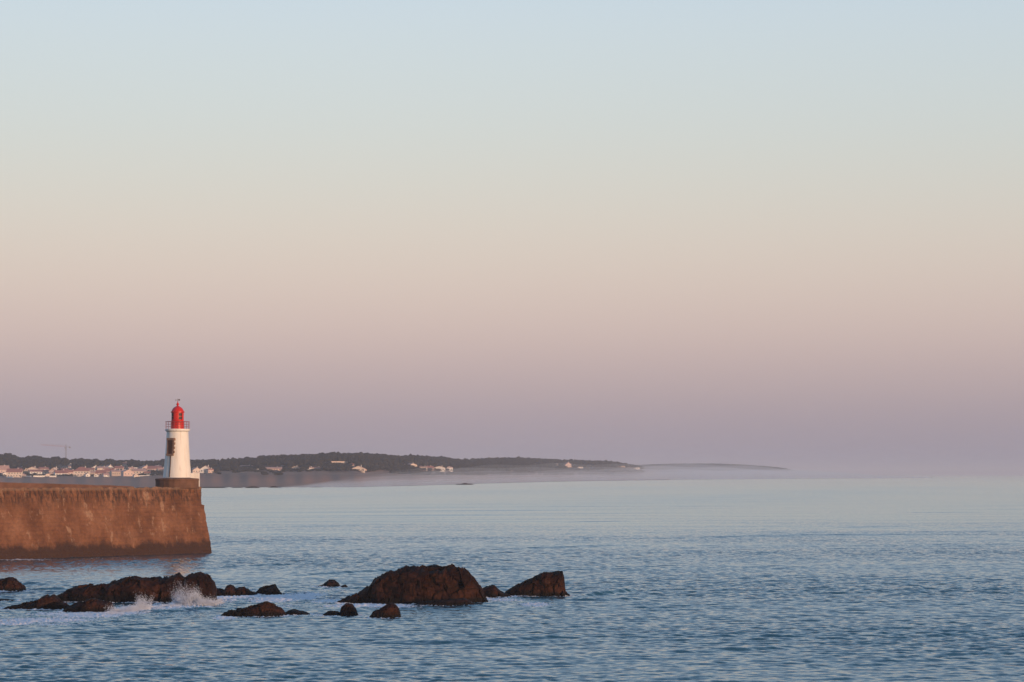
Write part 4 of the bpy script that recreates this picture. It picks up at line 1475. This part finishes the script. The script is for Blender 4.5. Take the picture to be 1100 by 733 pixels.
def mist_bank(name, near, far, top, dens, x0, x1, label):
    """a low bank of sea mist lying along the far coast, closed all round"""
    pxs = np.linspace(x0, x1, 80)
    V = []
    for i, px in enumerate(pxs):
        s = SHORE
        D = float(np.interp(px, s[:, 0], s[:, 1])) + max(0, px - 720) * 9
        e = math.sin(math.pi * i / 79) ** 0.5 if 0 < i < 79 else 0.02
        zt = 0.3 + top * (1 + max(0, px - 560) / 520.0) * e * (1 + 0.05 * math.sin(px / 31.0 + top) + 0.05 * math.sin(px / 11.0 + top * 2))
        n0, f0 = D + near, D + far + max(0, px - 600) * 5
        row = [(n0, 0.5), (n0 + 40, zt * 0.6), (n0 + 140, zt), (f0 - 200, zt), (f0, 0.5)]
        for d, zc in row:
            V.append(((px - 550) / FPX * d, d, zc))
    nv = 5
    F = grid_faces(80, nv, wrap=True)
    me = mesh_np(name, V, F)
    bm = bmesh.new()
    bm.from_mesh(me)
    bm.verts.ensure_lookup_table()
    bm.faces.new([bm.verts[i] for i in range(nv)])
    bm.faces.new([bm.verts[79 * nv + i] for i in reversed(range(nv))])
    bmesh.ops.recalc_face_normals(bm, faces=bm.faces)
    if bm.calc_volume(signed=True) < 0:
        bmesh.ops.reverse_faces(bm, faces=bm.faces)
    bm.to_mesh(me)
    bm.free()
    o = obj(name, me, volume_mat(name, dens, (0.84, 0.92, 1.0)))
    tag(o, label, 'mist', 'sea mist along the far coast', 'stuff')


for k, (top, dens, lab) in enumerate((
        (4.0, 4.5e-3, 'lowest sheet of pale mist lying on the water along the far shore'),
        (7.0, 3.2e-3, 'second sheet of mist hugging the far shore'),
        (10.0, 2.4e-3, 'third sheet of mist, about house high'),
        (13.5, 1.4e-3, 'fourth sheet of mist over the foot of the hills'),
        (17.5, 0.9e-3, 'fifth thin sheet of mist before the hills'),
        (22.0, 0.6e-3, 'sixth faint sheet of mist before the hills'),
        (27.0, 0.35e-3, 'topmost and faintest veil of mist'))):
    mist_bank('sea_mist', -150 + k * 30, 900 - k * 30, top, dens, 300 + k * 9, 1000 - k * 12, lab)

# ------------------------------------------------------------------ light
SUN_EL, SUN_AZ = R(5.0), R(135)           # azimuth clockwise from +Y: behind us, to the right
world = bpy.data.worlds.new('World')
scn.world = world
world.use_nodes = True
nt = world.node_tree
nt.nodes.clear()
out = nt.nodes.new('ShaderNodeOutputWorld')
sky = nt.nodes.new('ShaderNodeTexSky')
sky.sky_type = 'NISHITA'
sky.sun_disc = False
sky.sun_elevation = SUN_EL
sky.sun_rotation = SUN_AZ
sky.air_density = 1.0
sky.dust_density = 1.5
sky.ozone_density = 2.0
bg1 = nt.nodes.new('ShaderNodeBackground')
bg1.inputs['Strength'].default_value = 0.12
nt.links.new(sky.outputs[0], bg1.inputs['Color'])


def srgb(*c):
    return tuple(((v / 255) / 12.92 if v / 255 <= 0.04045 else ((v / 255 + 0.055) / 1.055) ** 2.4) for v in c)


# the twilight arch opposite the sun: blue-grey earth shadow, rose belt, pale blue above
tc = nt.nodes.new('ShaderNodeTexCoord')
sp = nt.nodes.new('ShaderNodeSeparateXYZ')
nt.links.new(tc.outputs['Generated'], sp.inputs[0])
el = maprange(nt, sp.outputs['Z'], 0.0, 1.0, 0, 1, 'LINEAR')
arch = ramp(nt, el, [
    (0.0, srgb(150, 146, 164)), (0.012, srgb(160, 150, 162)), (0.032, srgb(184, 166, 168)), (0.056, srgb(211, 189, 181)), (0.082, srgb(220, 205, 192)),
    (0.108, srgb(217, 213, 202)), (0.135, srgb(211, 217, 213)), (0.165, srgb(207, 219, 223)), (0.19, srgb(203, 218, 228)), (0.24, srgb(186, 212, 235)), (0.32, srgb(168, 203, 235)),
    (0.5, srgb(128, 174, 221)), (1.0, srgb(84, 128, 188))], 'B_SPLINE')
bg2 = nt.nodes.new('ShaderNodeBackground')
# the arch is brightest opposite the sun and dims towards the right
side = maprange(nt, sp.outputs['X'], -0.1, 0.3, 0, 1)
arch = mixc(nt, side, arch, mixc(nt, 1.0, arch, (0.94, 0.947, 0.955), 'MULTIPLY'))
nt.links.new(arch, bg2.inputs['Color'])
bg2.inputs['Strength'].default_value = 1.0
dt = nd(nt, 'ShaderNodeVectorMath', operation='DOT_PRODUCT')
nt.links.new(tc.outputs['Generated'], dt.inputs[0])
dt.inputs[1].default_value = (-math.sin(SUN_AZ), -math.cos(SUN_AZ), 0)
away = maprange(nt, dt.outputs['Value'], -0.5, 0.3)
mxs = nt.nodes.new('ShaderNodeMixShader')
nt.links.new(away, mxs.inputs[0])
nt.links.new(bg1.outputs[0], mxs.inputs[1])
nt.links.new(bg2.outputs[0], mxs.inputs[2])
nt.links.new(mxs.outputs[0], out.inputs['Surface'])

sun = bpy.data.lights.new('sun', 'SUN')
sun.energy = 3.4
sun.angle = R(0.5)
sun.color = (1.0, 0.66, 0.46)
so = bpy.data.objects.new('sun', sun)
sv = Vector((math.sin(SUN_AZ) * math.cos(SUN_EL), math.cos(SUN_AZ) * math.cos(SUN_EL), math.sin(SUN_EL)))
so.rotation_euler = sv.to_track_quat('Z', 'Y').to_euler()
so.location = (80, -80, 60)
COL.objects.link(so)

# ------------------------------------------------------------------ render settings
vs = scn.view_settings
vs.view_transform = 'Standard'
vs.look = 'None'
vs.gamma = 1.0
vs.exposure = 0.0
vs.use_curve_mapping = False
scn.cycles.use_denoising = True
scn.cycles.max_bounces = 6
scn.cycles.diffuse_bounces = 2
scn.cycles.glossy_bounces = 3
scn.cycles.volume_bounces = 4
scn.cycles.transparent_max_bounces = 32
scn.cycles.caustics_reflective = False
scn.cycles.caustics_refractive = False
